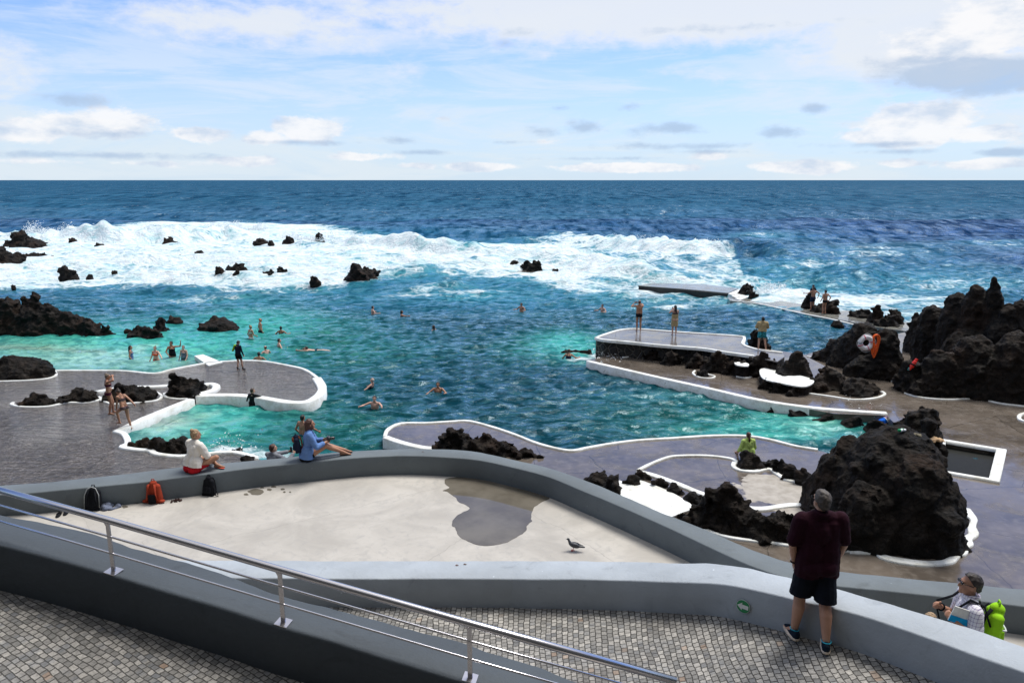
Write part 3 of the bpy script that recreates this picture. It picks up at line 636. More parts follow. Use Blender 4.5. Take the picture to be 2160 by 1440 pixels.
# ---- round arrow sign
p=UY(1569,1277,1.); 
best=min(range(len(Nl)),key=lambda i:abs(proj(Nl[i].x,Nl[i].y,Nl[i].z)[0]-1569)); a,b=Nl[best-3],Nl[best+3]; d=(b-a); d.z=0; d.normalize(); nrm=Vector((d.y,-d.x,0)); 
if nrm.y>0: nrm=-nrm
q=ray(1569,1277); tt=(Nl[best]-Vector((0,0,CZ))).dot(nrm)/q.dot(nrm); c=Vector((0,0,CZ))+q*tt+nrm*.012
sg=empty('arrow_sign',c,0,'round green sign with white arrow pointing left on the light wall','sign')
ex,ey=d,Vector((0,0,1)); R=.082
def disc(r,th,n=40): 
    V=[ex*(r*math.cos(2*math.pi*k/n))+ey*(r*math.sin(2*math.pi*k/n))+nrm*h for h in (0,th) for k in range(n)]
    return mesh(V,[tuple(range(n)),tuple(range(2*n-1,n-1,-1))]+[(k,(k+1)%n,n+(k+1)%n,n+k) for k in range(n)])
link('white_rim',disc(R+.004,.006),plain('sign_white',(.75,.76,.74),.4,.05),sg,smooth=False)
link('green_disc',disc(R,.009),plain('sign_green',(.0,.22,.07),.35,.06),sg,smooth=False)
A=[(-.074,0),(-.012,.050),(-.016,.025),(.066,.025),(.066,-.027),(-.016,-.027),(-.014,-.052)]
V=[ex*x+ey*y+nrm*h for h in (.0095,.0125) for x,y in A]; n=7
link('arrow',mesh(V,[tuple(range(n)),tuple(range(2*n-1,n-1,-1))]+[(k,(k+1)%n,n+(k+1)%n,n+k) for k in range(n)]),plain('sign_white',(.75,.76,.74)),sg,smooth=False)
# ================================================================ ROCKS
def rock(label,z0,lumps,grp,rough=1.,vox=None,taper=.45):
    """lumps: (px centre, py top, py front base, px width, depth ratio)"""
    prims=[];org=None;r=random.Random(hash(label)%9999 if False else sum(map(ord,label)))
    for L in lumps:
        px,yt,yb,w=L[:4]
        if yb<606 and z0<0: w*=1.22; yt-=2.5; yb+=2.5
        w=w; dr=L[4] if len(L)>4 else .9
        F0=U(px,yb,z0); dep=depth(F0); rx=w*dep/F/2; ry=rx*dr
        C=F0+Vector((0,ry,0)); C.x=F0.x*(depth(C)/dep); T=UY(px,yt,C.y+ry*.1); hz=max(.08,T.z-z0)
        if org is None: org=Vector((C.x,C.y,z0))
        size=max(rx,ry)
        v,f=ell((0,0,0),(rx,ry,hz+.10),None,.86); tp=taper if w<75 else taper*.5; k=1.06-tp*np.clip(v[:,2:3]/max(hz,.1),0,1); v[:,:2]*=k; v[:,0]+=np.clip(v[:,2],0,9)*r.uniform(-.12,.12); prims.append((v+np.array((C.x-org.x,C.y-org.y,-.12)),f))
        if dep<60:
            for k in range(int(9*rough)):       # knobs
                a=r.uniform(0,6.28); q=r.uniform(.15,.85); s=r.uniform(.22,.42)*min(rx,ry,1.1)
                h=(hz)*math.sqrt(max(0,1-q*q))*r.uniform(.5,.96)
                prims.append(ell((C.x-org.x+math.cos(a)*rx*q,C.y-org.y+math.sin(a)*ry*q,h-s*.3),(s,s*r.uniform(.7,1.2),s*r.uniform(.7,1.5)),Matrix.Rotation(r.uniform(-1,1),3,'X')@Matrix.Rotation(r.uniform(-1,1),3,'Y'),.9))
        else:
            for k in range(5):
                a=r.uniform(0,6.28); q=r.uniform(.2,.8); s=r.uniform(.3,.5)*min(rx,hz)
                prims.append(ell((C.x-org.x+math.cos(a)*rx*q,C.y-org.y+math.sin(a)*ry*q,hz*math.sqrt(1-q*q)*.7),(s*.7,s,s*r.uniform(.8,1.6)),Matrix.Rotation(r.uniform(-1,1),3,'Y')))
    dep=depth(org); vx=vox or (max(.024,dep*.0016) if dep<60 else dep*.0011)
    szs=[max(.12,min(1.,(L[3]*dep/F)*.5)) for L in lumps]; sz=max(szs)
    me=bake(joinp(prims),[('REMESH',dict(mode='VOXEL',voxel_size=vx)),('SMOOTH',dict(factor=.5,iterations=2)),
        ('DISPLACE',dict(texture=T_r1,strength=-.34*min(1,sz*1.2)*rough,mid_level=.45,texture_coords='LOCAL')),
        ('DISPLACE',dict(texture=T_r2,strength=-.20*min(1,sz*1.6)*rough,mid_level=.4,texture_coords='LOCAL')),
        ('DISPLACE',dict(texture=T_r4,strength=.26*min(1,sz*1.5)*rough,mid_level=.4,texture_coords='LOCAL')),
        ('DISPLACE',dict(texture=T_r3,strength=.20*min(1,sz*1.6)*rough,mid_level=.5,texture_coords='LOCAL'))])
    bm=bmesh.new(); bm.from_mesh(me); bm.verts.ensure_lookup_table(); seen=set(); isl=[]
    for v in bm.verts:
        if v.index in seen: continue
        st=[v]; seen.add(v.index); g=[]
        while st:
            q=st.pop(); g.append(q)
            for e in q.link_edges:
                w=e.other_vert(q)
                if w.index not in seen: seen.add(w.index); st.append(w)
        isl.append([q.index for q in g])
    bm.free(); mx=max(map(len,isl)); isl=[g for g in isl if len(g)>.10*mx]
    co=np.empty(len(me.vertices)*3); me.vertices.foreach_get('co',co); co=co.reshape(-1,3); isl.sort(key=lambda g:co[g,0].mean())
    nm={1:[''],2:['left piece of the ','right piece of the '],3:['left piece of the ','middle piece of the ','right piece of the ']}.get(len(isl)) or [('first','second','third','fourth','fifth','sixth','seventh')[min(i,6)]+' stone from the left of the ' for i in range(len(isl))]
    for i,g in enumerate(isl):
        keep=set(g); bm=bmesh.new(); bm.from_mesh(me); bmesh.ops.delete(bm,geom=[v for v in bm.verts if v.index not in keep],context='VERTS')
        m2=bpy.data.meshes.new('rock'); bm.to_mesh(m2); bm.free(); o=link('lava_rock',m2,M_rock); o.location=org
        tag(o,' '.join((nm[i]+label).split()[:16]),'rock',grp)
    return o
G1,G2,G3,G4='lava rocks standing in the surf','lava rocks on the bathing decks','lava rocks edging the sea pool','lava rocks of the right shore'
Z=ZR
BIG=rock('biggest boulder, a rounded brown-black mound ringed by a scalloped white line',Z,[(1850,893,1160,262,1.0),(1935,955,1182,195,.9),(1760,945,1105,120,1.),(1730,1000,1088,80,1.),(1990,1000,1168,90,1.2),(1830,1010,1172,160,.7),(1780,915,1100,120,.9)],G2,.55,vox=.03,taper=.25)
rock('boulder peeking up behind the biggest one, bright bag at its left',Z,[(1930,850,985,105,1.),(1955,875,1000,70,1.),(1893,868,960,50,1.)],G2,.8)
rock('spiky dark rock pile in front, behind the long grey wall',Z,[(1528,1008,1125,88,.9),(1548,1050,1135,110,.9),(1490,1045,1118,80,.8),(1600,1082,1145,95,.8),(1655,1078,1150,100,.8),(1455,1078,1110,60,.8),(1412,1060,1088,46,.8)],G2)
rock('low rugged rock hidden behind the man in the maroon shirt',Z,[(1725,1070,1158,120,.8),(1770,1085,1165,110,.7),(1690,1085,1152,80,.7)],G2)
rock('lumpy rock beside the curved wall, left of the white patch',Z,[(1262,992,1028,62,.8),(1292,1003,1045,60,.8)],G2)
rock('small knobbly rock on top of the white patch',Z,[(1333,1002,1030,44,.8),(1347,986,1010,22,.8),(1362,995,1014,30,.8)],G2)
rock('thin crest of rock running diagonally beside the white patch',Z,[(1390,1006,1030,46,.6),(1425,1020,1046,46,.6),(1462,1036,1064,52,.6),(1497,1042,1085,52,.7)],G2)
rock('smooth block of rock the woman in green sits behind',Z,[(1586,951,994,62,.8),(1572,960,994,40,.8)],G2,.6)
rock('jagged ridge between the seat rock and the biggest boulder',Z,[(1622,972,990,44,.7),(1642,965,1000,40,.7),(1663,975,1015,44,.8),(1692,990,1025,46,.8)],G2)
rock('two-humped black rock on the point of the pool deck',Z,[(962,899,962,78,.8),(1030,906,965,72,.8),(996,922,966,60,.8),(1072,930,968,70,.8),(1106,947,968,60,.7),(1135,960,969,36,.7),(928,930,958,44,.8)],G2)
Zl=ZL
rock('flat topped black block at the left picture edge on the deck',Zl,[(48,748,802,118,.9),(-40,750,804,130,.9),(92,760,798,50,1.)],G2,.55)
rock('lowest left deck rock, flat and dark inside a white outline',Zl,[(85,828,858,70,.6),(58,838,858,50,.6)],G2)
rock('humped dark rock between the flat one and the standing woman',Zl,[(170,820,851,66,.7),(138,830,852,44,.7),(192,824,848,34,.7)],G2)
rock('broad dark rock right behind the two women on the deck',Zl,[(262,805,849,70,.8),(292,812,849,80,.7),(312,815,845,50,.8),(232,830,848,40,.8)],G2)
rock('upright rough rock in the middle of the left deck',Zl,[(378,788,838,48,.8),(398,796,841,66,.8),(424,800,832,36,.8)],G2)
rock('jumble of black rocks in front of the seated woman in white',Zl,[(303,926,945,54,.7),(345,922,955,70,.7),(385,920,958,62,.7),(280,936,946,30,.8)],G2)
rock('little rock poking out right of the seated woman in white',Zl,[(424,944,958,30,.8)],G2)
rock('small black rock just over the wall by the man in grey',Zl,[(523,962,980,40,.8)],G2)
rock('tiny wet rock washed by foam near the man in grey',0,[(502,948,955,32,.6)],G3)
# pool edge
rock('long heap of black rock at the left edge of the sea pool',0,[(78,617,706,60,.9),(105,640,708,90,.8),(25,630,708,90,.8),(150,655,708,80,.8),(190,665,709,60,.8),(222,684,709,40,.8),(-40,628,706,90,.8),(60,650,710,90,.6)],G3)
rock('low broken rock left of the dome shaped rock in the pool',0,[(300,686,712,62,.7),(338,670,700,40,.8),(318,690,714,50,.7),(280,694,705,30,.8)],G3)
rock('small rock touching the broken pool rock from behind',0,[(369,667,684,38,.8)],G3)
rock('smooth dome shaped rock standing in the turquoise pool',0,[(460,671,699,90,.7),(440,678,698,50,.7)],G3,.6)
rock('bare wet ledge awash at the foot of the stone platform',0,[(1225,738,746,64,.4),(1195,738,744,34,.5)],G3,.5)
rock('dark rock behind the boy at the platform end',0,[(1598,690,745,44,.8),(1612,705,748,30,.8),(1578,716,728,14,.8)],G3)
# middle rock row right
rock('mound of rock the boy at the platform end stands above',Z,[(1604,740,797,62,.6),(1628,755,800,40,.6),(1572,758,794,40,.6)],G4)
rock('black rubble leaning on the stone platform wall',Z,[(1510,738,788,70,.5),(1470,742,778,56,.5),(1548,748,792,50,.5),(1420,738,771,56,.45),(1375,735,762,50,.4)],G4)
rock('sharp cone of dark rock between the two walkways',.62,[(1680,735,800,64,.8),(1672,765,801,84,.7)],G4,.6)
rock('rounded dark rock mass at the tip of the middle rock row',Z,[(1750,772,825,74,.8),(1738,764,812,44,.8),(1805,795,838,84,.8),(1835,806,836,56,.8),(1720,790,828,64,.7)],G4,.7)
rock('narrow dark rock strip below the big white patch',Z,[(1612,794,822,30,.4),(1640,806,830,50,.35),(1680,814,836,56,.35)],G4)
rock('flat dark stone inside the small white loop',Z,[(1482,779,796,34,.6)],G4)
rock('small stone cap left of the loop stones',Z,[(1432,757,764,22,.6)],G4); rock('small pointed stone right of the loop stones',Z,[(1520,777,784,24,.6),(1566,785,792,20,.6)],G4)
rock('rough dark rock face under the far kerb of the pool',0,[(1640,856,870,50,.4),(1690,863,880,66,.4),(1745,872,892,70,.4),(1800,876,902,70,.4),(1850,880,912,70,.4)],G3,.5)
# right shore
LIFE=rock('big dark rock on which the life ring hangs',Z,[(1822,677,786,100,.9),(1790,690,778,90,.8),(1862,690,802,80,.8),(1755,715,766,60,.8),(1728,735,760,40,.8),(1835,740,800,110,.6)],G4,.6,taper=.25)
PEAK=rock('tallest craggy peak on the right shore, a gull perch',Z,[(2052,592,800,84,1.),(2090,580,806,52,1.),(2008,612,790,80,1.),(2110,625,815,60,1.),(1962,640,775,76,1.),(1928,655,745,44,1.),(2040,690,810,150,.7),(2060,640,800,130,.8),(2088,640,815,80,.8)],G4,.55,vox=.05,taper=.25)
rock('massive rough rock below the tall peak at the right edge',Z,[(2045,705,842,130,.8),(2125,688,852,100,.9),(2180,690,858,100,.9),(1985,735,838,100,.7),(2095,750,848,110,.6)],G4,.6,vox=.05,taper=.2)
rock('sloping rock base holding the red rescue float',Z,[(1930,758,830,90,.7),(1890,755,808,60,.8),(1955,790,838,80,.6)],G4,.9)
rock('small rock at the head of the side pool',Z-.3,[(1765,674,688,28,.8)],G4)
rock('low rocks between the two standing men and the peak',.1,[(1822,651,672,44,.8),(1800,655,668,24,.8)],G1)
rock('pointed rock with low neighbours before the peak',.1,[(1847,637,682,30,.9),(1868,660,690,50,.7),(1888,645,684,34,.9)],G1)
rock('tilted rock the two standing men lean on',.1,[(1706,616,652,26,.9),(1745,630,662,50,.9),(1728,640,660,40,.9),(1764,648,663,24,.8)],G1)
rock('ragged rock beside the steps of the long low platform',.1,[(1572,596,624,30,.9),(1590,612,631,26,.9)],G1)
# surf rocks
S=[('large crooked rock far out at the upper left',[(48,487,520,34),(60,505,521,64),(25,510,520,30)]),
('dark rock cut by the left picture edge in the surf',[(12,530,567,60),(38,545,564,20)]),
('flat low rock between the left edge rocks',[(78,534,547,40),(108,540,546,22)]),
('small square rock in the white surf upper left',[(155,503,516,20)]),
('lone rounded rock under the pale cloud of spray',[(210,514,525,22)]),
('peaked rock with a small companion in the spray',[(357,505,519,28),(376,511,519,18)]),
('thin reddish flat rock left of the tilted one',[(376,540,548,24)]),
('tilted blocky rock with spray on its right side',[(424,528,549,30)]),
('two-lobed rock standing alone in the left surf',[(138,559,585,22),(154,569,585,22)]),
('tiny rock right of the two-lobed one',[(189,581,585,14)]),
('bird shaped little rock in the left surf',[(243,571,578,12)]),
('small flat rock right of the tilted one',[(516,543,550,22)]),
('row of four pointed stones in the foam',[(465,564,583,22),(485,560,576,20),(508,560,576,30),(500,570,583,16)]),
('speck of rock low at the left surf margin',[(28,600,606,11)]),
('flat reef of thin rocks awash left of the dark spike',[(550,504,510,26),(572,508,514,12)]),
('pointed rock left of the dark spike',[(612,501,513,18),(600,506,513,9)]),
('dark spike rock struck by the breaking wave',[(675,490,514,20)]),
('split rock in the foam left of the big surf rock',[(567,573,583,22),(592,567,580,20)]),
('small rounded rock below the split one',[(665,585,594,20)]),
('biggest rock in the middle of the surf, spray at its side',[(756,557,590,42),(775,570,587,36),(790,568,582,20),(738,580,588,22)]),
('pair of small stones at the foot of the breaker',[(808,522,531,14),(828,524,532,20)]),
('little stone under the turquoise wave face',[(908,525,531,10)]),
('two neighbouring stones right of centre in the foam',[(972,531,536,10),(993,529,540,18)]),
('small stone left end of the right-hand group',[(1058,531,538,18),(1090,529,537,18)]),
('low pointed stones left of the upright cluster',[(1058,554,563,20),(1086,551,564,22)]),
('upright cluster of black stones on the sunken walkway',[(1112,550,571,22),(1132,548,573,22),(1122,556,573,34)]),
('little stone at the end of the sunken walkway',[(1171,569,575,16)])]
for lab,L in S: rock(lab,-.1,L,G1,.9)
# ================================================================ PEOPLE
def skin(name,c): return plain(name,c,.5,.12,6,.05,.003,spec=.4)
SK1=skin('skin_light',(.50,.29,.20)); SK2=skin('skin_tan',(.38,.19,.115)); SK3=skin('skin_pink',(.56,.33,.25))
def cloth(n,c,v=.15,r=.85): return plain(n,c,r,v,12,.25,.006,spec=.12)
H={k:plain('hair_'+k,c,.6,.5,40,.5,.004) for k,c in dict(black=(.010,.009,.009),brown=(.035,.020,.013),dark=(.018,.012,.010),grey=(.060,.048,.040),blond=(.30,.20,.11),white=(.48,.45,.40),reddish=(.06,.022,.014),ash=(.16,.12,.085)).items()}
def ik(a,b,l1,l2,hint):
    d=b-a; L=d.length; mx=(l1+l2)*.998
    if L>mx: b=a+d*(mx/L); d=b-a; L=mx
    L=max(L,abs(l1-l2)+.01); u=d.normalized(); x=(l1*l1-l2*l2+L*L)/(2*L); h=math.sqrt(max(0,l1*l1-x*x))
    hv=Vector(hint); hv=hv-u*hv.dot(u)
    if hv.length<1e-4: hv=Vector((0,0,1)).cross(u)
    return a+u*x+hv.normalized()*h,b
def lerp(a,b,t): return a+(b-a)*t
def person(label,at,rot=0,h=1.75,sex='m',b=1.,pel=(0,0,.93),lean=(0,0),hL=None,hR=None,eL=(-.4,-.6,-.5),eR=(.4,-.6,-.5),
           fL=(-.10,0,.08),fR=(.10,0,.08),kL=(-.05,1,0),kR=(.05,1,0),tL=(-.15,1,0),tR=(.15,1,0),head=(0,0),sk=SK1,hair=('short','dark'),
           wear=(),vox=.012,curl=.5,pn=None,shoes=None,group=None,dz=0.,tw=0.,extra=None,legs=True,cat='person'):
    S=h/1.75; E=empty('person',Vector(at)+Vector((0,0,dz)),math.radians(rot),label,cat,group,S); V3=Vector
    P=V3(pel); lf,ls=map(math.radians,lean); R=Matrix.Rotation(math.radians(tw),3,'Z')@Matrix.Rotation(-lf,3,'X')@Matrix.Rotation(ls,3,'Y')
    T=lambda x,y,z: P+R@V3((x,y,z)); fem=sex=='f'
    sw=(.160 if fem else .188)*(b**.4); ww=(.062 if fem else .078)*b; hw=(.085 if fem else .075)*b**.6; rt=.075 if fem else .082
    HL=P+Matrix.Rotation(math.radians(tw)*.6,3,'Z')@V3((-.088,0,-.01)); HR=P+Matrix.Rotation(math.radians(tw)*.6,3,'Z')@V3((.088,0,-.01))
    SL,SR=T(-sw,0,.475),T(sw,0,.475)
    hL=V3(hL) if hL else SL+V3((-.06,.06,-.50)); hR=V3(hR) if hR else SR+V3((.06,.06,-.50))
    EL,hL=ik(SL,hL,.29,.26,eL); ER,hR=ik(SR,hR,.29,.26,eR)
    KL,fL=ik(HL,V3(fL),.44,.415,kL); KR,fR=ik(HR,V3(fR),.44,.415,kR)
    J=dict(P=P,T=T,R=R,HL=HL,HR=HR,SL=SL,SR=SR,EL=EL,ER=ER,hL=hL,hR=hR,KL=KL,KR=KR,fL=fL,fR=fR,b=b,ww=ww,hw=hw,sw=sw,fem=fem,rt=rt)
    def torso(e=0.,lo=-.02,hi=.5):
        L=[]
        for s in (-1,1):
            L+=[cap(T(s*.098*(sw/.188),0,.42),rt+e,T(s*ww,.0,.20),(.078 if fem else .085)*b+e),cap(T(s*ww,.0,.20),(.078 if fem else .085)*b+e,T(s*hw,0,lo),.098*b**.6+e)]
            if hi>.45: L.append(cap(T(s*sw*.93,0,.455),.048+e,T(s*.05,0,.515),.050+e))
            L.append(ell(T(s*.07,-.03-.02*b,-.035),(.088*b+e,.088*b+e,.09+e),R))
        L.append(ell(T(0,.01,.34),(.13+e,.105*b**.5+e,.15+e),R)); L.append(ell(T(0,.02+.035*(b-1)*4,.13),(.125*b+e,.098*b+max(0,b-1.05)*.15+e,.13+e),R))
        if fem:
            for s in (-1,1): L.append(ell(T(s*.07,.085,.325),(.062+e,.062+e,.06+e),R))
        return L
    J['torso']=torso
    def leg(s,e=0,f=1.):
        A,K,Fo=(HL,KL,fL) if s<0 else (HR,KR,fR); bb=b**.65*(1.04 if fem else 1.)
        if f<=1: return [cap(A,.088*bb+e,lerp(A,K,f),(.088-.03*f)*bb+e)]
        return [cap(A,.088*bb+e,K,.056*bb+e),cap(K,.056*bb+e,lerp(K,Fo,f-1),.05+e)]
    J['leg']=leg
    def arm(s,e=0,f=1.):
        A,K,Fo=(SL,EL,hL) if s<0 else (SR,ER,hR)
        if f<=1: return [cap(A,.055+e,lerp(A,K,f),(.052-.010*f)+e*1.1)]
        return [cap(A,.055+e,K,.043+e),cap(K,.043+e,lerp(K,Fo,f-1),.034+e)]
    J['arm']=arm
    HB=R@Matrix.Rotation(math.radians(head[0]),3,'Z')@Matrix.Rotation(-math.radians(head[1])+lf*.5,3,'X')
    N0=T(0,.0,.50); N1=N0+R@V3((0,.01,.07)); HC=N1+HB@V3((0,.018,.105)); Hh=lambda x,y,z: HC+HB@V3((x,y,z)); J['Hh']=Hh; J['HB']=HB
    B=torso()
    B+=[cap(N0-R@V3((0,.01,.03)),.060*b**.3,N1+R@V3((0,0,.02)),.052*b**.3)]
    B+=[ell(Hh(0,-.012,.02),(.074,.094,.098),HB,hi=True),ell(Hh(0,.030,-.045),(.056,.060,.062),HB),cap(Hh(0,.075,-.085),.022,Hh(0,.06,-.08),.03),cap(Hh(0,.088,.018),.010,Hh(0,.106,-.022),.015),
        cap(Hh(-.03,.076,.035),.012,Hh(.03,.076,.035),.012),cap(Hh(-.02,.088,-.055),.008,Hh(.02,.088,-.055),.008)]
    for s in (-1,1): B.append(ell(Hh(s*.074,-.008,-.005),(.013,.020,.032),HB@Matrix.Rotation(s*.3,3,'Z')))
    fr=max(.0092,vox*.85)
    for s,E_,W_ in ((-1,EL,hL),(1,ER,hR)):
        B+=arm(s); d=(W_-E_).normalized(); B+=[cap(E_,.043,lerp(E_,W_,.35),.042),cap(lerp(E_,W_,.35),.042,W_,.028)]
        n=V3(pn[0 if s<0 else 1]) if pn else V3((-s,.25,-.1)); n=(n-d*n.dot(d)).normalized(); sd=d.cross(n)
        pc=W_+d*.045; M=Matrix((sd,d,n)).transposed(); B.append(ell(pc,(.040,.052,.019),M,.85)); B.append(ell(W_,(.027,.03,.022),M))
        cu=curl if not isinstance(curl,tuple) else curl[0 if s<0 else 1]
        for k,(o,l) in enumerate(((-.030,.062),(-.010,.074),(.010,.070),(.029,.055))):
            q=W_+d*.083+sd*o; d1=(d*math.cos(cu)+n*math.sin(cu)); m_=q+d1*l*.5; d2=(d*math.cos(cu*2.2)+n*math.sin(cu*2.2)); B+=[cap(q-d*.02,fr*1.1,m_,fr),cap(m_,fr,m_+d2*l*.5,fr*.9)]
        ts=-1. if s<0 else 1.; th=sd*(-1 if (sd.dot(V3((0,0,1)))<0 and abs(sd.z)>.3) else (1 if abs(sd.z)>.3 else -s*(1 if sd.x>0 else -1)))
        q=W_+d*.03+th*.028; m_=q+(d*.7+th*.7+n*.25)*.036; B+=[cap(q,fr*1.35,m_,fr*1.15),cap(m_,fr*1.15,m_+(d*.9+th*.15+n*.4)*.03,fr)]
    if legs:
      for s,A,K,Fo,td in ((-1,HL,KL,fL,tL),(1,HR,KR,fR,tR)):
        B+=leg(s,0,1.); q_=lerp(K,Fo,.30)-V3((0,.014,0)); kb=b**.9; B+=[cap(K,.054*kb,q_,.056*kb),cap(q_,.056*kb,Fo,.036*b**.4)]
        t=V3(td).normalized(); dn=V3((0,0,-1)); dn=(dn-t*dn.dot(t)).normalized()
        B+=[cap(Fo-t*.045+dn*.04,.032,Fo+t*.11+dn*.055,.024),cap(Fo,.035,Fo+t*.11+dn*.05,.028),cap(Fo+t*.11+dn*.052,.030,Fo+t*.165+dn*.06,.020)]
    body=blob('body',B,sk,vox,E,smooth=2)
    # hair
    st,hc=hair; hm=H[hc]
    if st!='bald':
        cutf=[(Hh(0,.022,.055),HB@V3((0,.80,-.60)))]
        capp=[ell(Hh(0,-.018,.030),(.084,.100,.100),HB,hi=True),ell(Hh(0,-.040,-.015),(.072,.075,.075),HB)]
        ex=[]
        if st=='short': capp+= [ell(Hh(0,.0,.085),(.058,.075,.045),HB)]
        if st=='thin': capp=[ell(Hh(0,-.022,.018),(.081,.092,.085),HB)]
        if st=='bun': ex=[ell(Hh(0,-.075,.115),(.045,.045,.04),HB)]
        if st=='pony': ex=[cap(Hh(0,-.10,.0),.032,Hh(0,-.13,-.08),.036),cap(Hh(0,-.13,-.08),.036,Hh(.01,-.115,-.2),.026),cap(Hh(.01,-.115,-.2),.026,Hh(-.01,-.10,-.29),.012)]
        if st=='long': ex=[cap(Hh(0,-.06,-.0),.075,Hh(0,-.075,-.16),.075),cap(Hh(0,-.075,-.16),.075,Hh(0,-.085,-.34),.05)]
        if st=='bob': ex=[cap(Hh(0,-.03,.02),.086,Hh(0,-.045,-.10),.080),ell(Hh(.055,-.0,-.05),(.03,.055,.085),HB),ell(Hh(-.055,-.0,-.05),(.03,.055,.085),HB)]
        if st=='messy': ex=[ell(Hh(.0,-.08,.10),(.05,.05,.045),HB),ell(Hh(.03,-.10,.07),(.035,.04,.03),HB)]
        blob('hair',capp,hm,min(vox,.010),E,cutf,2,ex,disp=(T_hair,.024))
    if abs(head[0]+rot)>40 or extra=='face':
        for s_ in (-1,1): link('eye',joinp([ell(Hh(s_*.030,.080,.018),(.011,.006,.007),HB)]),plain('eye_dark',(.02,.015,.012),.3),E)
    for w in wear: w(J,E,vox)
    if shoes: shoes(J,E,vox)
    return E,J
# ---- clothes
def shorts(mat,f=.55,e=.020,top=.06,flare=.02,name='shorts'):
    def fn(J,E,v):
        T=J['T']; L=[]
        for s in (-1,1):
            L+=[cap(T(s*J['hw'],0,top),.092*J['b']**.6+e,T(s*J['hw'],0,-.03),.10*J['b']**.6+e),ell(T(s*.07,-.05,-.04),(.09*J['b']+e,.09*J['b']+e,.09+e),J['R'])]
            A,K=(J['HL'],J['KL']) if s<0 else (J['HR'],J['KR']); q=lerp(A,K,f+.08); L.append(cap(A,.092+e,q,.072+e+flare))
        cuts=[(T(0,0,top+.03),J['R']@Vector((0,0,1)))]
        kl=(J['KL']-J['HL']).normalized(); kr=(J['KR']-J['HR']).normalized()
        if kl.dot(kr)>.9: cuts.append((lerp(J['HL'],J['KL'],f),(kl+kr).normalized()))
        blob(name,L,mat,v,E,cuts,2,disp=(T_cloth,.018))
    return fn
def trunks(mat,name='trunks',top=.03,e=.010,f=.22): return shorts(mat,f,e,top,0.,name)
def brief(mat,e=.008,a=.035,bt=-.085,name='bikini_bottom'):
    def fn(J,E,v):
        T=J['T']; L=[]
        for s in (-1,1): L+=[cap(T(s*J['hw'],0,.08),.092*J['b']**.6+e,T(s*J['hw'],0,-.04),.10*J['b']**.6+e),ell(T(s*.07,-.05,-.035),(.09*J['b']+e,.09*J['b']+e,.092+e),J['R'])]
        d=J['R']@Vector((0,0,1)); blob(name,L,mat,v,E,[(T(0,0,a),d),(T(0,0,bt),-d)],1)
    return fn
def bra(mat,e=.009,lo=.275,hi=.365,name='bikini_top'):
    def fn(J,E,v):
        d=J['R']@Vector((0,0,1)); T=J['T']; blob(name,J['torso'](e,hi=.4),mat,v,E,[(T(0,0,hi),d),(T(0,0,lo),-d)],1)
        for s in (-1,1): tube('strap',[T(s*.075,.135,.35),T(s*.085,.06,.50),T(s*.08,-.04,.545),T(s*.075,-.10,.42),T(s*.07,-.105,.33)],.008,mat,E,6)
    return fn
def suit(mat,e=.010,hi=.37,lo=-.12,name='swimsuit'):
    def fn(J,E,v):
        d=J['R']@Vector((0,0,1)); T=J['T']; blob(name,J['torso'](e,hi=.4),mat,v,E,[(T(0,0,hi),d),(T(0,0,lo),-d)],1)
        for s in (-1,1): tube('strap',[T(s*.075,.13,.34),T(s*.085,.06,.50),T(s*.08,-.04,.545),T(s*.06,-.10,.40),T(s*.06,-.10,.34)],.010,mat,E,6)
    return fn
def shirt(mat,sl=.75,e=.017,hem=-.06,name='shirt',flare=.015,disp=.022,collar=False,hm=None):
    def fn(J,E,v):
        T=J['T']; L=J['torso'](e); d=J['R']@Vector((0,0,1))
        for s in (-1,1):
            L+=J['arm'](s,e+(.008 if sl<1 else 0),sl); L.append(cap(T(s*J['hw']*1.05,0,.12),.092*J['b']+e+flare*.5,T(s*J['hw']*1.08,0,hem-.02),.096*J['b']**.6+e+flare))
        L.append(cap(T(0,0,.50),.062+e*.6,T(0,0,.535),.055+e*.6))
        blob(name,L,mat,v,E,[(T(0,0,hem),-d)],2,disp=(T_cloth,disp))
        if collar:
            P=[T(.070*math.cos(a),.070*math.sin(a)-.005,.548+.012*math.cos(a)**2) for a in [k*math.pi/10 for k in range(20)]]; tube('collar',P,.016,hm or mat,E,8,True,1.6)
    return fn
def wrap(mat,hi=.36,lo=-.50,e=.02,name='towel'):
    def fn(J,E,v):
        T=J['T']; L=[]
        for s in (-1,1): L+=[cap(T(s*.08,0,hi),.10+e,T(s*.08,0,0),.11+e),cap(T(s*.08,0,0),.11+e,T(s*.085,.0,lo-.1),.10+e*1.4)]
        L.append(cap(T(0,0,hi),.11+e,T(0,0,lo-.1),.11+e)); d=J['R']@Vector((0,0,1)); blob(name,L,mat,v,E,[(T(0,0,hi),d),(T(0,0,lo),-d)],2,disp=(T_cloth,.03))
    return fn
def phone(side='L',mat=None,size=(.075,.01,.15),rot=None,off=(0,.06,.05),name='phone'):
    def fn(J,E,v):
        p=J['h'+side]+Vector(off); link(name,joinp([box((0,0,0),size,rot)]),mat or plain('black_gadget',(.01,.01,.012),.3),E,smooth=False).location=p
    return fn
def flipflop(mat,names=('sandal','sandal')):
    def fn(J,E,v):
        for s,k,td in ((-1,'fL',TD[0]),(1,'fR',TD[1])):
            t=Vector(td).normalized(); dn=Vector((0,0,-1)); dn=(dn-t*dn.dot(t)).normalized(); c=J[k]+t*.06+dn*.078; sd=t.cross(dn); M=Matrix((sd,t,dn)).transposed()
            link('sandal',joinp([ell(c,(.05,.14,.012),M,.8)]),mat,E); tube('sandal_strap',[c-sd*.045-t*.01,c+t*.05-dn*.045,c+sd*.045-t*.01],.008,mat,E,6)
    return fn
TD=[(0,1,0),(0,1,0)]
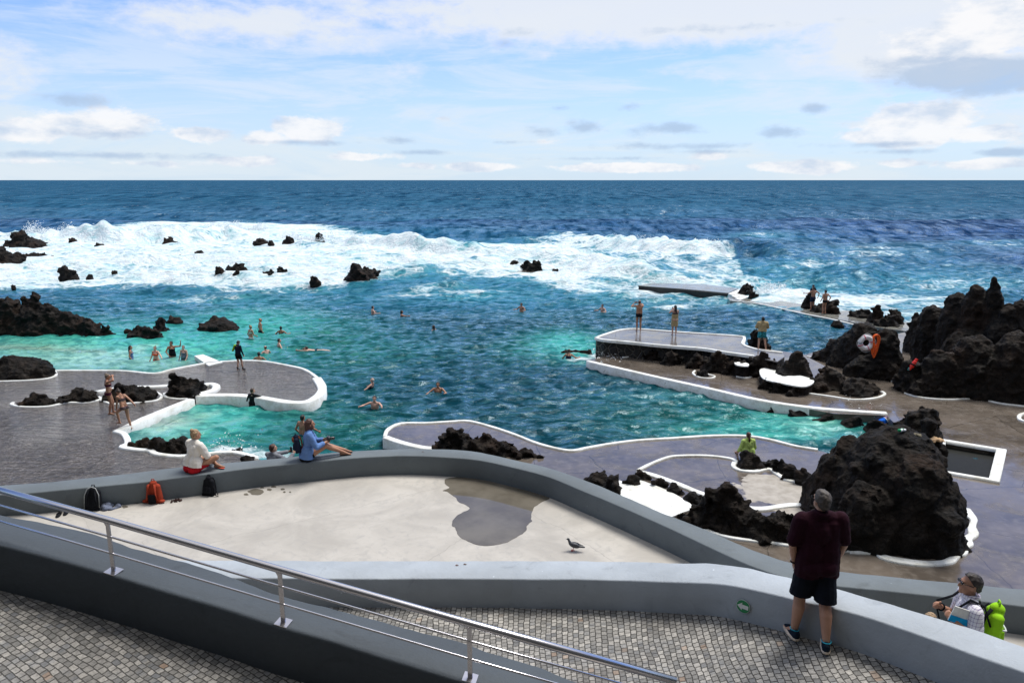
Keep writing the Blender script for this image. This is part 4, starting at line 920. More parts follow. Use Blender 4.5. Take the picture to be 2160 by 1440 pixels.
def sneaker(mat,sole,lining=None):
    def fn(J,E,v):
        for k,td in (('fL',TD[0]),('fR',TD[1])):
            t=Vector(td).normalized(); dn=Vector((0,0,-1)); sd=t.cross(dn); M=Matrix((sd,t,dn)).transposed(); f=J[k]
            sh=blob('shoe',[cap(f-t*.050+dn*.035,.044,f+t*.02+dn*.035,.046),cap(f-t*.05+dn*.01,.040,f+dn*.0,.042),cap(f+dn*.035,.046,f+t*.12+dn*.05,.040),cap(f+t*.12+dn*.05,.042,f+t*.17+dn*.055,.032)],mat,.009,E,[(f+dn*.068,dn),(f+dn*-.035,-dn)])
            link('sole',joinp([ell(f+t*.055+dn*.066,(.053,.155,.030),M,.7)]),sole,sh)
            if lining: 
                P=[f-t*.012+dn*-.030+sd*(.047*math.cos(a))+t*(.050*math.sin(a)) for a in [q*math.pi/8 for q in range(16)]]; tube('lining',P,.005,lining,sh,6,True)
    return fn
blk=cloth('black_cloth',(.008,.009,.012)); navy=cloth('navy_cloth',(.012,.018,.04)); maroonb=cloth('maroon_swim',(.07,.012,.03)); taupe=cloth('taupe_swim',(.09,.06,.065)); orange=cloth('orange_swim',(.85,.09,.03))
greysw=cloth('grey_swim',(.13,.16,.21),.5); bluesw=cloth('blue_swim',(.12,.18,.33),.5); sand=cloth('sand_towel',(.40,.31,.17),.12); whitec=cloth('white_cloth',(.72,.68,.62),.06); redc=cloth('red_cloth',(.45,.012,.02)); denim=cloth('blue_shirt',(.12,.22,.46),.1)
greyc=cloth('grey_jacket',(.20,.21,.235),.1); lime=cloth('lime_fleece',(.42,.56,.16),.08); tealp=cloth('teal_print',(.03,.22,.27),.9); bron=cloth('black_wetsuit',(.008,.008,.010),.2,.5)
GP='people in the sea pool'; GB='people on the decks'
def W(px,py): return U(px,py,0)
# seated woman in white : sits on the wall
TD=[(1,.35,.1),(1,-.1,.1)]
E,J=person('woman in a loose white top and red shorts sitting cross-legged on the curved wall',U(408,994,ZW),-28,1.66,'f',1.05,pel=(0,0,.115),lean=(10,2),tw=0,
  hL=(-.12,.34,.12),hR=(.14,.36,.14),eL=(-.7,-.3,-.3),eR=(.7,-.3,-.3),fL=(.30,.36,.085),fR=(-.02,.42,.10),kL=(-.6,.6,.35),kR=(.8,.5,.45),tL=(1,.35,.1),tR=(-1,.1,.1),head=(-15,-5),
  sk=SK2,hair=('bun','blond'),wear=(shirt(whitec,.95,.024,.02,'top',.04,.03),shorts(redc,.35,.014,.04)),vox=.010)
for k in ('fL','fR'):
    p=J[k]; link('sandal',joinp([ell(p+Vector((.06,.03,-.06)) if k=='fL' else p+Vector((-.04,.05,-.065)),(.13,.05,.014))]),cloth('coral_sandal',(.75,.13,.08)),E)
# woman with camera
E,J=person('woman in a blue shirt with a camera sitting sideways on the wall',U(648,968,ZW),-72,1.70,'f',1.08,pel=(0,0,.11),lean=(8,0),
  hL=(-.03,.42,.40),hR=(.10,.42,.38),eL=(-.5,-.2,-.8),eR=(.5,-.2,-.8),fL=(-.10,.80,.085),fR=(.02,.76,.085),kL=(0,.2,1),kR=(.0,.2,1),tL=(-.1,1,-.05),tR=(.1,1,-.05),head=(12,-8),
  sk=SK2,hair=('bob','reddish'),wear=(shirt(denim,1.6,.022,-.05,'shirt',.03,.025),shorts(blk,.30,.016,.04)),vox=.010,curl=.9,pn=((1,.2,0),(-1,.2,0)))
cam_m=plain('camera_black',(.012,.012,.014),.35); c=(J['hL']+J['hR'])/2+Vector((0,.05,.04))
o=link('camera_body',joinp([box(c,(.13,.06,.085)),cap(c+Vector((0,.02,0)),.035,c+Vector((0,.10,0)),.036)]),cam_m,E)
for k in ('fL','fR'): link('sandal',joinp([ell(J[k]+Vector((0,.05,-.065)),(.045,.13,.012))]),blk,E)
tube('camera_strap',[J['T'](-.08,.08,.50),J['T'](-.06,.2,.25),c+Vector((-.06,0,.03))],.008,blk,E,6)
def backpack(label,loc,rot,s,mat,mat2,strapcol,par=None):
    E=empty('backpack',loc,math.radians(rot),label,'backpack',None,s)
    L=[box((0,0,.02),(.26,.13,.04)),cap((-.08,0,.08),.075,(-.07,0,.30),.062),cap((.08,0,.08),.075,(.07,0,.30),.062),cap((0,0,.08),.08,(0,0,.36),.07)]
    blob('bag_body',L,mat,.009,E,disp=(T_cloth,.012)); blob('front_pocket',[cap((-.06,.07,.09),.04,(-.06,.065,.17),.035),cap((.06,.07,.09),.04,(.06,.065,.17),.035),cap((0,.08,.09),.04,(0,.07,.18),.035)],mat,.009,E)
    for q in (-1,1): tube('strap',[(q*.05,-.06,.38),(q*.07,-.10,.30),(q*.08,-.11,.2),(q*.09,-.10,.10),(q*.11,-.06,.04)],.02,mat2,E,8,flat=.4)
    tube('handle',[(-.03,0,.42),(-.02,0,.455),(.02,0,.455),(.03,0,.42)],.008,strapcol,E,6); return E
b1=backpack('small navy backpack with brown straps worn by the woman in blue',U(629,960,ZW)+Vector((0,0,.0)),-72+180,.88,navy,cloth('brown_leather',(.16,.05,.03)),blk)
b1.location=Vector(E.location)+Matrix.Rotation(E.rotation_euler.z,3,'Z')@Vector((0,-.165,.19)); b1.rotation_euler=(math.radians(-6),0,E.rotation_euler.z+math.pi)
link('flap',joinp([ell((0,.06,.31),(.07,.05,.07))]),cloth('brown_leather',(.16,.05,.03)),b1)
# man in grey behind wall
p=U(579,962,ZW); p=UY(579,1000,20.4); p.z=ZL
person('man in a grey jacket holding up a phone beyond the wall',p,-25,1.86,'m',1.1,hL=(.18,.42,1.40),hR=(.36,.40,1.38),eL=(-.3,-.2,-1),eR=(.6,.1,-1),head=(-30,-5),sk=SK1,hair=('short','reddish'),
  wear=(shirt(greyc,1.85,.022,-.1,'jacket',.03),shorts(navy,.9,.02,.02,.0,'trousers'),phone('L',None,(.075,.012,.15),None,(.08,.03,.07))),vox=.013,curl=.8,group=GB)
person('bare-chested man standing hip deep near the seated woman in blue',W(640,920),-30,1.80,'m',1.05,hR=(.45,.45,.98),hL=(-.30,.1,.95),dz=-.92,sk=SK2,hair=('short','black'),wear=(trunks(cloth('blue_trunks',(.03,.14,.25)),'trunks'),),vox=.014,group=GP)
person('swimmer with dark hair just over the wall by the deck point',W(842,946),-10,1.75,'m',1.,head=(60,0),dz=-1.42,sk=SK3,hair=('short','grey'),vox=.014,group=GP,legs=False)
person('bearded man swimming upright with arms spread',W(789,862),168,1.78,'m',1.05,pel=(0,-.1,.93),hL=(-.5,.35,1.40),hR=(.5,.30,1.34),eL=(-.5,-.3,-.3),eR=(.5,-.3,-.3),dz=-1.20,head=(8,-4),sk=SK3,hair=('short','black'),wear=(),vox=.014,group=GP,legs=False,extra='face')
o=bpy.data.objects
person('woman with white hair floating in the middle of the pool',W(779,818),80,1.66,'f',1.1,lean=(-18,0),hL=(-.55,.2,1.1),hR=(.5,.3,1.1),dz=-1.12,fL=(-.1,.9,1.06),fR=(.1,.9,1.04),pel=(0,0,.93),sk=SK3,hair=('thin','white'),wear=(suit(navy),),vox=.014,group=GP)
person('man swimming towards the camera right of the white-haired woman',W(924,824),175,1.78,'m',1.05,hL=(-.4,.4,1.30),hR=(.45,.4,1.25),dz=-1.33,head=(0,-5),sk=SK2,hair=('short','black'),vox=.014,group=GP,legs=False,extra='face')
person('swimmer in blue off the foamy corner of the stone platform',W(1198,756),-15,1.7,'f',1.05,lean=(30,0),hL=(-.45,.45,1.0),hR=(.55,.45,1.15),dz=-1.13,sk=SK2,hair=('short','brown'),wear=(suit(navy),),vox=.016,group=GP,legs=False)
for lab,px,py,rot,dz,sk,hr,k in [
 ('farthest left swimmer in the middle of the sea pool',786,655,-60,-1.38,SK3,('short','dark'),0),('swimmer stretching one arm right, mid pool',847,664,-70,-1.40,SK2,('bob','dark'),1),
 ('swimmer with brown bun-like hair and pale shoulder, mid pool',915,697,60,-1.38,SK2,('bob','brown'),0),('farthest swimmer in front of the sunken walkway',1100,649,140,-1.36,SK2,('short','brown'),0),
 ('swimmer left of the platform photographers, only the head out',1271,650,130,-1.42,SK3,('short','dark'),0),
 ('woman seen from behind with dark tied hair and black straps',593,703,0,-1.28,SK2,('messy','black'),2),('dark-haired man chest deep looking right',589,731,-60,-1.25,SK3,('short','black'),0),
 ('older man with grey fringe leaning forward in the pool',561,744,60,-1.32,SK3,('thin','grey'),0),('broad-backed man with black hair nearest the deck',547,761,0,-1.24,SK2,('short','black'),0)]:
    person(lab,W(px,py),rot,1.76,'f' if k==2 else 'm',1.1 if k==0 else 1.,hL=(-.45,.3,1.2),hR=(.6,.35,1.38) if k==1 else (.45,.3,1.2),dz=dz,sk=sk,hair=hr,wear=(bra(blk),) if k==2 else (),vox=.018,group=GP,legs=False)
person('swimmer doing front crawl to the left with legs trailing',W(657,737),92,1.72,'f',1.,pel=(0,-.25,.9),lean=(82,0),hL=(-.15,.85,1.0),hR=(.45,.5,.92),fL=(-.08,-1.1,.93),fR=(.1,-1.1,.9),kL=(0,0,1),kR=(0,0,1),dz=-.99,head=(0,-50),sk=SK3,hair=('short','dark'),wear=(brief(navy),),vox=.018,group=GP)
person('blonde woman in a white bikini standing waist deep, back turned',W(530,715),-35,1.66,'f',1.,hR=(.22,.25,1.0),dz=-.78,sk=SK2,hair=('bun','blond'),wear=(bra(whitec),brief(whitec)),vox=.017,group=GP)
person('bald man standing behind the blonde woman in white',W(539,708)+Vector((0,1.0,0)),-60,1.82,'m',1.,dz=-.86,sk=SK2,hair=('bald','black'),wear=(trunks(navy),),vox=.017,group=GP)
person('boy in a green and navy rash suit and black socks standing on the deck',U(505,781,ZL),-20,1.56,'m',.95,hL=(-.18,.18,.86),hR=(.26,.12,.88),eL=(-.6,-.5,0),head=(-18,28),fL=(-.11,0,.08),fR=(.15,.12,.08),sk=SK1,hair=('short','dark'),
  wear=(shirt(navy,1.9,.010,-.05,'rash_top',.0,.01),shorts(blk,.55,.014,.04)),vox=.012,group=GB)
E=[q for q in o if q.get('label','').startswith('boy in a green')][0]
J=None
def side_sleeve(E,mat):
    A,B,C=Vector((-.19,0,1.40)),Vector((-.29,-.06,1.14)),Vector((-.20,.15,.95)); blob('green_sleeve',[cap(A,.072,B,.060),cap(A+Vector((.02,0,.02)),.07,Vector((-.08,0,1.42)),.07)],mat,.012,E)
side_sleeve(E,cloth('lime_sleeve',(.28,.55,.03)))
for s in (-.11,.15): blob('sock',[cap((s,0+(.12 if s>0 else 0),.16),.045,(s,.0+(.12 if s>0 else 0),.07),.045),cap((s,(.12 if s>0 else 0),.05),.045,(s+(.02 if s>0 else -.02),.14+(.12 if s>0 else 0),.03),.036)],blk,.012,E)
person('swimmer in a black wetsuit holding the white deck edge',W(534,853),-15,1.68,'f',1.1,hR=(.52,.42,1.16),eR=(.4,.0,-.7),hL=(-.25,.2,1.0),dz=-.92,head=(-35,0),sk=SK1,hair=('short','brown'),wear=(shirt(bron,1.9,.010,-.1,'wetsuit',.0,.006),),vox=.014,group=GP)
person('woman with long black hair in a blue patterned swimsuit',W(277,757),-70,1.64,'f',1.05,dz=-.86,sk=SK2,hair=('long','black'),wear=(suit(bluesw),wrap(bluesw,.06,-.2,.01,'skirt')),vox=.017,group=GP)
person('woman in an orange bikini reaching to the right',W(330,762),172,1.66,'f',1.05,hL=(-.55,.3,1.15),hR=(.30,.1,.95),dz=-.80,sk=SK3,hair=('bun','ash'),wear=(bra(orange),brief(orange)),vox=.017,group=GP,extra='face')
person('woman in a black swimsuit waving one raised arm',W(364,752),200,1.72,'f',1.15,hL=(-.50,.15,1.66),hR=(.18,.22,.98),eL=(-.6,0,-.6),eR=(.7,-.2,0),dz=-.82,head=(-40,0),sk=SK2,hair=('short','black'),wear=(suit(blk),),vox=.017,group=GP)
person('older woman in a grey swimsuit beside the waving woman',W(389,756),172,1.62,'f',1.2,hL=(-.22,.2,.92),hR=(.27,.1,.92),dz=-.86,sk=SK3,hair=('short','ash'),wear=(suit(greysw),),vox=.017,group=GP,extra='face')
person('woman in a dark red bikini standing with hands to her forehead',U(234,873,ZL),-62,1.72,'f',1.1,hL=(-.06,.20,1.62),hR=(.08,.22,1.60),eL=(-.7,.3,.15),eR=(.6,.5,.1),head=(-5,12),sk=SK2,hair=('messy','ash'),
  fL=(-.09,.10,.08),fR=(.10,-.04,.08),wear=(bra(maroonb),brief(maroonb)),vox=.012,group=GB,curl=1.)
person('woman in a brown bikini stepping up off the white ramp',U(268,900,ZL),62,1.66,'f',.96,pel=(0,.05,.88),lean=(16,0),hL=(-.12,.36,.82),hR=(.28,-.34,.90),eR=(.3,-.3,.4),fL=(-.08,.32,.24),fR=(.08,-.14,.04),kL=(-.05,1,.2),kR=(0,1,0),head=(15,32),sk=SK2,hair=('bun','brown'),wear=(bra(taupe),brief(taupe)),vox=.012,group=GB,dz=-.05)
# platform people
person('bare-backed man in black trunks photographing the sea, arms up',U(1347,698,ZP),0,1.80,'m',1.08,hL=(-.24,.32,1.50),hR=(-.02,.36,1.52),eL=(-.8,0,-.5),eR=(.9,.0,-.25),head=(12,0),sk=SK2,hair=('thin','dark'),wear=(trunks(blk,f=.30),phone('L',None,(.15,.012,.075),None,(.11,.03,.05))),vox=.016,group=GB,curl=.9)
person('woman wrapped in a sand coloured towel photographing the sea',U(1422,706,ZP),0,1.68,'f',1.08,hL=(-.12,.25,1.46),hR=(.04,.28,1.42),eL=(-.6,0,-.8),eR=(.7,0,-.7),sk=SK3,hair=('long','dark'),head=(20,0),wear=(wrap(sand,.30,-.42,.012,'towel_dress'),bra(navy),phone('L',None,(.075,.012,.13),None,(.03,.03,.06))),vox=.016,group=GB,curl=.9)
person('boy with a sand towel round his shoulders and teal shorts',U(1605,738,ZP),-8,1.72,'m',.98,hL=(-.02,.24,1.15),hR=(.05,.24,1.12),eL=(-.8,0,-.3),eR=(.8,0,-.3),fL=(-.13,.0,.08),fR=(.25,.05,.08),sk=SK1,hair=('short','black'),
  wear=(shorts(tealp,.62,.022,.04),shirt(sand,1.2,.045,.06,'towel_cape',.03,.04)),vox=.016,group=GB)
Z1=.14
person('man in dark shorts leaning a hand on the tilted rock',U(1713,654,Z1),15,1.76,'m',1.02,hL=(-.50,.35,1.22),hR=(.38,-.05,1.0),eR=(.8,-.4,.1),head=(25,0),sk=SK2,hair=('short','black'),wear=(shorts(navy,.62,.02),),vox=.018,group=GB)
person('man in short black trunks standing right by the tilted rock',U(1738,661,Z1),12,1.74,'m',1.02,hR=(.32,-.02,.98),hL=(-.30,.05,.95),head=(15,0),sk=SK2,hair=('short','black'),wear=(trunks(blk),),vox=.018,group=GB)
person('person in a dark blue top half hidden behind the rock',U(1734,652,Z1)+Vector((-.3,1.2,0)),20,1.70,'m',1.,sk=SK1,hair=('short','dark'),wear=(shirt(navy,.9),shorts(blk,.9)),vox=.02,group=GB)
# green woman
E,J=person('woman in a lime green fleece with a dark ponytail sitting by the rocks',U(1577,972,ZR),3,1.66,'f',1.08,pel=(0,0,.26),lean=(6,0),hL=(-.25,.25,.30),hR=(.2,.35,.4),fL=(-.12,.72,.08),fR=(.12,.72,.08),kL=(0,.3,1),kR=(0,.3,1),sk=SK1,hair=('pony','reddish'),
  wear=(shirt(lime,1.85,.035,-.12,'fleece',.04,.03),shorts(navy,.9,.02)),vox=.012,group=GB)
# ---- maroon man
pg=ground_at(1705,1352)
mar=cloth('maroon_polo',(.020,.0035,.009),.12); shoe=cloth('navy_shoe',(.008,.016,.03)); sole=plain('sole_cream',(.62,.52,.42),.7); 
TD=[(-.10,1,0),(.35,1,0)]
ft=[ground_at(1672,1350),ground_at(1741,1374)]; lc=[(q-pg) for q in ft]
E,J=person('big man in a maroon polo and navy shorts seen from behind, hands in pockets',pg,0,1.84,'m',1.22,pel=(.02,.02,.955),hL=(-.20,.07,.90),hR=(.235,.07,.90),eL=(-.9,-.3,0),eR=(.9,-.3,0),
  fL=(lc[0].x/1.05-.0,lc[0].y/1.05,.085+lc[0].z),fR=(lc[1].x/1.05,lc[1].y/1.05,.085+lc[1].z),kL=(-.1,1,0),kR=(.1,1,0),tL=(-.25,1,0),tR=(.42,1,0),head=(14,-2),sk=skin('skin_ruddy',(.46,.25,.17)),hair=('short','grey'),
  wear=(shirt(mar,.80,.026,-.15,'polo_shirt',.02,.02,True),shorts(cloth('dark_navy_shorts',(.006,.008,.014)),.93,.024,.04,.03)),shoes=sneaker(shoe,sole,cloth('cyan_lining',(.03,.35,.5))),vox=.0095,curl=.25,group=None)
w=J['hL']; d=(J['hL']-J['EL']).normalized(); tube('wristband',[w-d*.02+Vector((.034*math.cos(a),.034*math.sin(a),0)) for a in [k*math.pi/8 for k in range(16)]],.009,blk,E,6,True)
Hh=J['Hh']; tube('glasses',[Hh(-.078,.0,.018),Hh(-.080,.05,.02),Hh(-.06,.095,.02),Hh(0,.104,.02),Hh(.06,.095,.02),Hh(.080,.05,.02),Hh(.078,0,.018)],.005,blk,E,6)
# ---- checked shirt man
def check_mat():
    m,t=newmat('checked_cloth'); x=t.new('ShaderNodeSeparateXYZ'); t.put(x.inputs[0],t.obj); s=26
    def line(a): 
        f=t.math('FRACT',t.math('MULTIPLY',a,s)); return t.math('LESS_THAN',f,.22)
    h=t.math('ADD',x.outputs[0],x.outputs[1]); k=t.math('MULTIPLY',t.math('ADD',line(h),line(x.outputs[2])),.5)
    c=t.mix(k,(.72,.70,.74),(.22,.17,.32)); setp(t,color=c,rough=.85); return m
TD=[(0,1,0),(0,1,0)]
ck=UY(2052,1207,7.25); hz=1.84; at_=Vector((ck.x+.05,7.25,ck.z-1.84)); BP=UY(2030,1303,7.05); BR=tuple(Matrix.Rotation(-math.radians(72),3,'Z')@(BP+Vector((-.06,0,-.05))-at_)/1.051)
E,J=person('man in a checked shirt and sunglasses with a lime backpack on the ramp',Vector((ck.x+.05,7.25,ck.z-1.84)),72,1.84,'m',1.12,lean=(3,0),hR=(.10,.27,1.26),hL=BR,eR=(.3,-.2,-1),eL=(-.3,-.2,-1),head=(8,-6),
  sk=SK2,hair=('short','dark'),wear=(shirt(check_mat(),.80,.018,-.1,'checked_shirt',.02,.02,True),shorts(cloth('khaki',(.25,.2,.14)),.95,.02)),vox=.010,curl=(.7,1.15),extra='face',pn=((1,.2,0),(-1,.1,0)))
Hh=J['Hh']; T=J['T']
link('sunglasses',joinp([ell(Hh(s*.034,.098,.022),(.026,.010,.018),J['HB']) for s in (-1,1)]+[cap(Hh(s*.06,.09,.026),.004,Hh(s*.08,-.0,.014),.004) for s in (-1,1)]+[cap(Hh(-.02,.104,.026),.004,Hh(.02,.104,.026),.004)]),plain('dark_glass',(.015,.012,.012),.15),E)
w=J['hR']; d=(w-J['ER']).normalized(); sx=d.orthogonal().normalized(); sy=d.cross(sx); tube('wristband',[w-d*.03+(sx*math.cos(a)+sy*math.sin(a))*.035 for a in [k*math.pi/8 for k in range(16)]],.009,blk,E,6,True)
limeb=cloth('lime_backpack',(.30,.62,.02),.08); Rz=Matrix.Rotation(E.rotation_euler.z,3,'Z')
bp=backpack('lime green backpack hanging on the checked shirt man',Vector(E.location)+Rz@Vector((0,-.165,.98))*1.05,72+180,1.15,limeb,blk,limeb); bp.rotation_euler=(math.radians(-8),0,math.radians(72+180))
for q in (.12,.22): tube('reflective_strip',[(-.10,.06,q),(-.07,.098,q-.01),(0,.112,q-.02),(.07,.098,q-.01),(.10,.06,q)],.009,plain('silver_strip',(.6,.62,.64),.4),bp,6)
for s,h_ in ((1,J['hR']),(-1,None)):
    P=[T(s*.12,-.16,.30),T(s*.14,-.09,.53),T(s*.13,.03,.575),T(s*.12,.13,.47)]
    P+=[h_+Vector((0,.03,.06)),h_+Vector((0,.02,-.04)),T(.10,.20,.0)] if h_ is not None else [T(s*.12,.16,.25),T(s*.15,.02,.05)]
    tube('backpack_strap',P,.018,blk,bp,8,flat=.5); 
    q=bpy.data.objects[-1] if False else None
for ch in bp.children:
    if ch.name.startswith('backpack_strap'): ch.parent=E
pap=cloth('brochure_white',(.75,.73,.68)); pp=J['hL']+Vector((0,.05,.02))
fo=empty('brochure',BP,math.radians(2),'blue and white brochure held by the checked shirt man','brochure')
link('paper_sheet',joinp([box((0,0,.02),(.27,.012,.17),Matrix.Rotation(.35,3,'Y'))]),pap,fo,smooth=False); link('blue_print',joinp([box((-.02,-.009,-.03),(.27,.006,.07),Matrix.Rotation(.35,3,'Y'))]),cloth('cyan_print',(.01,.32,.62)),fo,smooth=False)
# blonde child with camera
ch=UY(1962,1290,7.6)
E,J=person('blonde child mostly hidden behind the light wall holding a dark camera',Vector((ch.x,7.6,ch.z-1.27)),-70,1.27,'f',1.,hL=(-.05,.36,1.28),hR=(.05,.38,1.26),head=(0,5),sk=SK3,hair=('bob','blond'),wear=(shirt(blk,1.5),shorts(blk,.5)),vox=.012,curl=.8)
c_=(J['hL']+J['hR'])/2+Vector((0,.05,.05)); link('camera_body',joinp([box(c_,(.16,.07,.10))]),blk,E,smooth=False)
# ================================================================ THINGS
def onT(px,py,z=ZT): return U(px,py,z)
rust=cloth('rust_cloth',(.30,.045,.022)); 
bb=backpack('rust red travel backpack standing against the wall',onT(322,1063)+Vector((0,.10,0)),0,1.05,rust,rust,rust); 
link('back_panel',joinp([box((0,-.105,.10),(.13,.02,.17))]),blk,bb,smooth=False)
for q in (-1,1): link('hip_pad',joinp([ell((q*.15,-.04,.04),(.06,.05,.03))]),rust,bb)
bb=backpack('small black backpack leaning on the wall below the woman in white',onT(437,1048)+Vector((0,.10,0)),180-15,.92,blk,blk,blk); bb.rotation_euler[0]=math.radians(6)
tube('dangling_strap',[(-.12,.02,.20),(-.18,.03,.16),(-.24,.03,.05),(-.25,.03,.01),(-.20,.04,.02),(-.15,.03,.10)],.010,blk,bb,6)
bb=backpack('black daypack with pale piping slumped against the wall',onT(190,1081)+Vector((0,.12,0)),10,1.05,blk,blk,blk); bb.rotation_euler[0]=math.radians(-14)
tube('piping',[(-.125,-.075,.05),(-.12,-.08,.28),(-.07,-.08,.40),(0,-.08,.43),(.07,-.08,.40),(.12,-.08,.28),(.125,-.075,.05)],.007,plain('pale_piping',(.4,.42,.42),.5),bb,6)
def heap(name,label,cat,loc,r,h,mat,seed,n=14,flat=1.):
    q=random.Random(seed); L=[]
    for i in range(n):
        a=q.uniform(0,6.28); d=q.random()**.6; c=Vector((math.cos(a)*r[0]*d*.8,math.sin(a)*r[1]*d*.8,h*.35*(1-d))); a2=q.uniform(0,6.28); l=q.uniform(.3,.6)*min(r)
        L.append(cap(c,h*q.uniform(.25,.4),c+Vector((math.cos(a2)*l,math.sin(a2)*l,0)),h*q.uniform(.2,.35)))
    o=blob(name,L,mat,max(.007,h*.08),None,[(Vector((0,0,0)),Vector((0,0,-1)))],2,disp=(T_cloth,h*.35)); o.location=loc; return tag(o,label,cat)
heap('jacket','grey patterned jacket crumpled beside the black daypack','jacket',onT(222,1072)+Vector((0,.05,0)),(.30,.14),.16,cloth('grey_blue_pattern',(.10,.115,.16),.8),3)
heap('cloth','small dark brown garment dropped on the terrace by the red backpack','garment',onT(371,1056),(.13,.08),.06,cloth('dark_brown_cloth',(.035,.018,.016)),5)
s=empty('sandals',onT(132,1084),.3,'pair of black sandals left on the terrace by the daypack','sandals')
for q in (-1,1): 
    a=link('sandal',joinp([ell((q*.055,q*.03,.012),(.045,.13,.014),None,.85)]),blk,s); tube('sandal_strap',[(q*.055-.04,q*.03,.02),(q*.055,q*.03+.06,.05),(q*.055+.04,q*.03,.02)],.008,blk,a,6)
# drain cap
# ---- pigeon
pg=empty('pigeon',onT(1210,1161),math.radians(78),'dark pigeon walking on the pale terrace','bird')
pm=plain('pigeon_grey',(.035,.04,.05),.5,.7,25); L=[ell((0,-.01,.105),(.045,.10,.048),Matrix.Rotation(.25,3,'X')),cap((0,.06,.13),.030,(0,.085,.185),.020),ell((0,.095,.205),(.019,.026,.021)),cap((0,-.09,.09),.022,(0,-.18,.085),.014)]
blob('bird_body',L,pm,.006,pg); blob('wing',[ell((.038,-.03,.112),(.012,.085,.034),Matrix.Rotation(.2,3,'X')),cap((.035,-.09,.11),.012,(.02,-.16,.10),.006)],plain('pigeon_wing',(.02,.022,.03),.5,.6,30),.006,pg); blob('wing',[ell((-.038,-.03,.112),(.012,.085,.034),Matrix.Rotation(.2,3,'X')),cap((-.035,-.09,.11),.012,(-.02,-.16,.10),.006)],_mc['pigeon_wing'],.006,pg)
link('beak',joinp([cap((0,.115,.203),.006,(0,.135,.197),.003)]),plain('beak_grey',(.05,.045,.04)),pg)
for q in (-1,1): link('leg',joinp([cap((q*.018,0,.07),.005,(q*.018,.01,.01),.004)]+[cap((q*.018,.01,.006),.0035,(q*.018+a,.04,.004),.003) for a in (-.015,0,.015)]+[cap((q*.018,.01,.006),.0035,(q*.018,-.015,.004),.003)]),plain('pigeon_feet',(.45,.08,.08)),pg)
# ---- hang things on a rock face: ray cast from the photo pixel
bpy.context.view_layer.update()
def hit(px,py):
    dg=bpy.context.evaluated_depsgraph_get(); d=ray(px,py).normalized(); ok,loc,nrm,i,ob,_=scn.ray_cast(dg,Vector((0,0,CZ)),d); return loc,nrm,d,ob
for q in [o for o in bpy.data.objects if o.type=='EMPTY' and o.get('category')=='person']: pass
yy=min(hit(a,b)[0].y for a,b in ((1827,723),(1815,712),(1838,735),(1846,700),(1846,720),(1844,742),(1852,710)))-.12; loc=UY(1827,723,yy); D=depth(loc); s_=D/F
lr=empty('life_ring',loc,0,'white life ring with red bands hanging on the dark rock','life ring')
R1=15.5*s_; r1=5.2*s_; white=plain('ring_white',(.80,.78,.80),.5,.04); red=plain('ring_red',(.60,.02,.10),.5)
tilt=Matrix.Rotation(-.12,3,'Z')
P=[Vector((R1*math.cos(a)*.78,0,R1*math.sin(a)*.78)) for a in [k*2*math.pi/40 for k in range(40)]]
tube('float_ring',P,r1,white,lr,16,True)
for a in (.35,1.95,3.5,5.1):
    Q=[Vector((R1*.78*math.cos(a+e),0,R1*.78*math.sin(a+e))) for e in (-.07,0,.07)]; tube('red_band',Q,r1*1.04,red,lr,16)
tube('grab_line',[Vector((R1*1.22*math.cos(a)*(1+.06*math.cos(4*a)),-.03,R1*1.22*math.sin(a)*(1+.06*math.cos(4*a)))) for a in [k*2*math.pi/36 for k in range(36)]],.014,plain('rope_grey',(.5,.5,.5)),lr,6,True)
loc=UY(1846,722,lr.location.y-.05); D=depth(loc)
rc=empty('rope_coil',loc,0,'orange rope coiled beside the white life ring','rope'); om=plain('orange_rope',(.85,.13,.015),.7,.2,30)
for k in range(9):
    w=(5.5+1.5*(k%4))*s_; hh=(12+1.5*k)*s_; x0=(1.6-.3*k)*s_
    tube('rope_loop',[Vector((x0+w*math.cos(a)*(.8+.2*math.sin(a)) ,-.03*(k%3), 15*s_-hh+hh*math.sin(a)+ (0 if k>3 else 2*s_))) for a in [q*2*math.pi/28 for q in range(28)]],.026 if k<5 else .020,om,rc,6,True)
loc,nrm,d,ob=hit(1925,770); loc=loc-d*.12
rb=empty('rescue_float',loc,0,'red rescue float strapped to the rock at the right','rescue float'); ang=math.radians(28); A=Matrix.Rotation(ang,3,'Y'); rm=plain('float_red',(.80,.03,.02),.4,.06)
blob('float_body',[cap(A@Vector((0,0,-9*s_)),2.2*s_,A@Vector((0,0,-2*s_)),4.4*s_),cap(A@Vector((0,0,-2*s_)),4.4*s_,A@Vector((0,0,7*s_)),3.9*s_),cap(A@Vector((-1.5*s_,0,8*s_)),1.6*s_,A@Vector((-1.5*s_,0,13*s_)),1.6*s_),cap(A@Vector((2.2*s_,0,8*s_)),1.6*s_,A@Vector((1.8*s_,0,13*s_)),1.6*s_),cap(A@Vector((-1.5*s_,0,13.5*s_)),1.5*s_,A@Vector((2*s_,0,13.5*s_)),1.5*s_)],rm,.02,rb)
tube('black_strap',[A@Vector((4.5*s_*math.cos(a),4.5*s_*math.sin(a),1.5*s_)) for a in [k*2*math.pi/20 for k in range(20)]],.035,blk,rb,6,True)
tube('tow_line',[A@Vector((-2*s_,0,-8*s_)),A@Vector((-4.5*s_,-.02,-8.5*s_)),A@Vector((-4*s_,-.02,-12*s_)),A@Vector((0,0,-11*s_))],.02,plain('cyan_line',(.1,.5,.55)),rb,6)
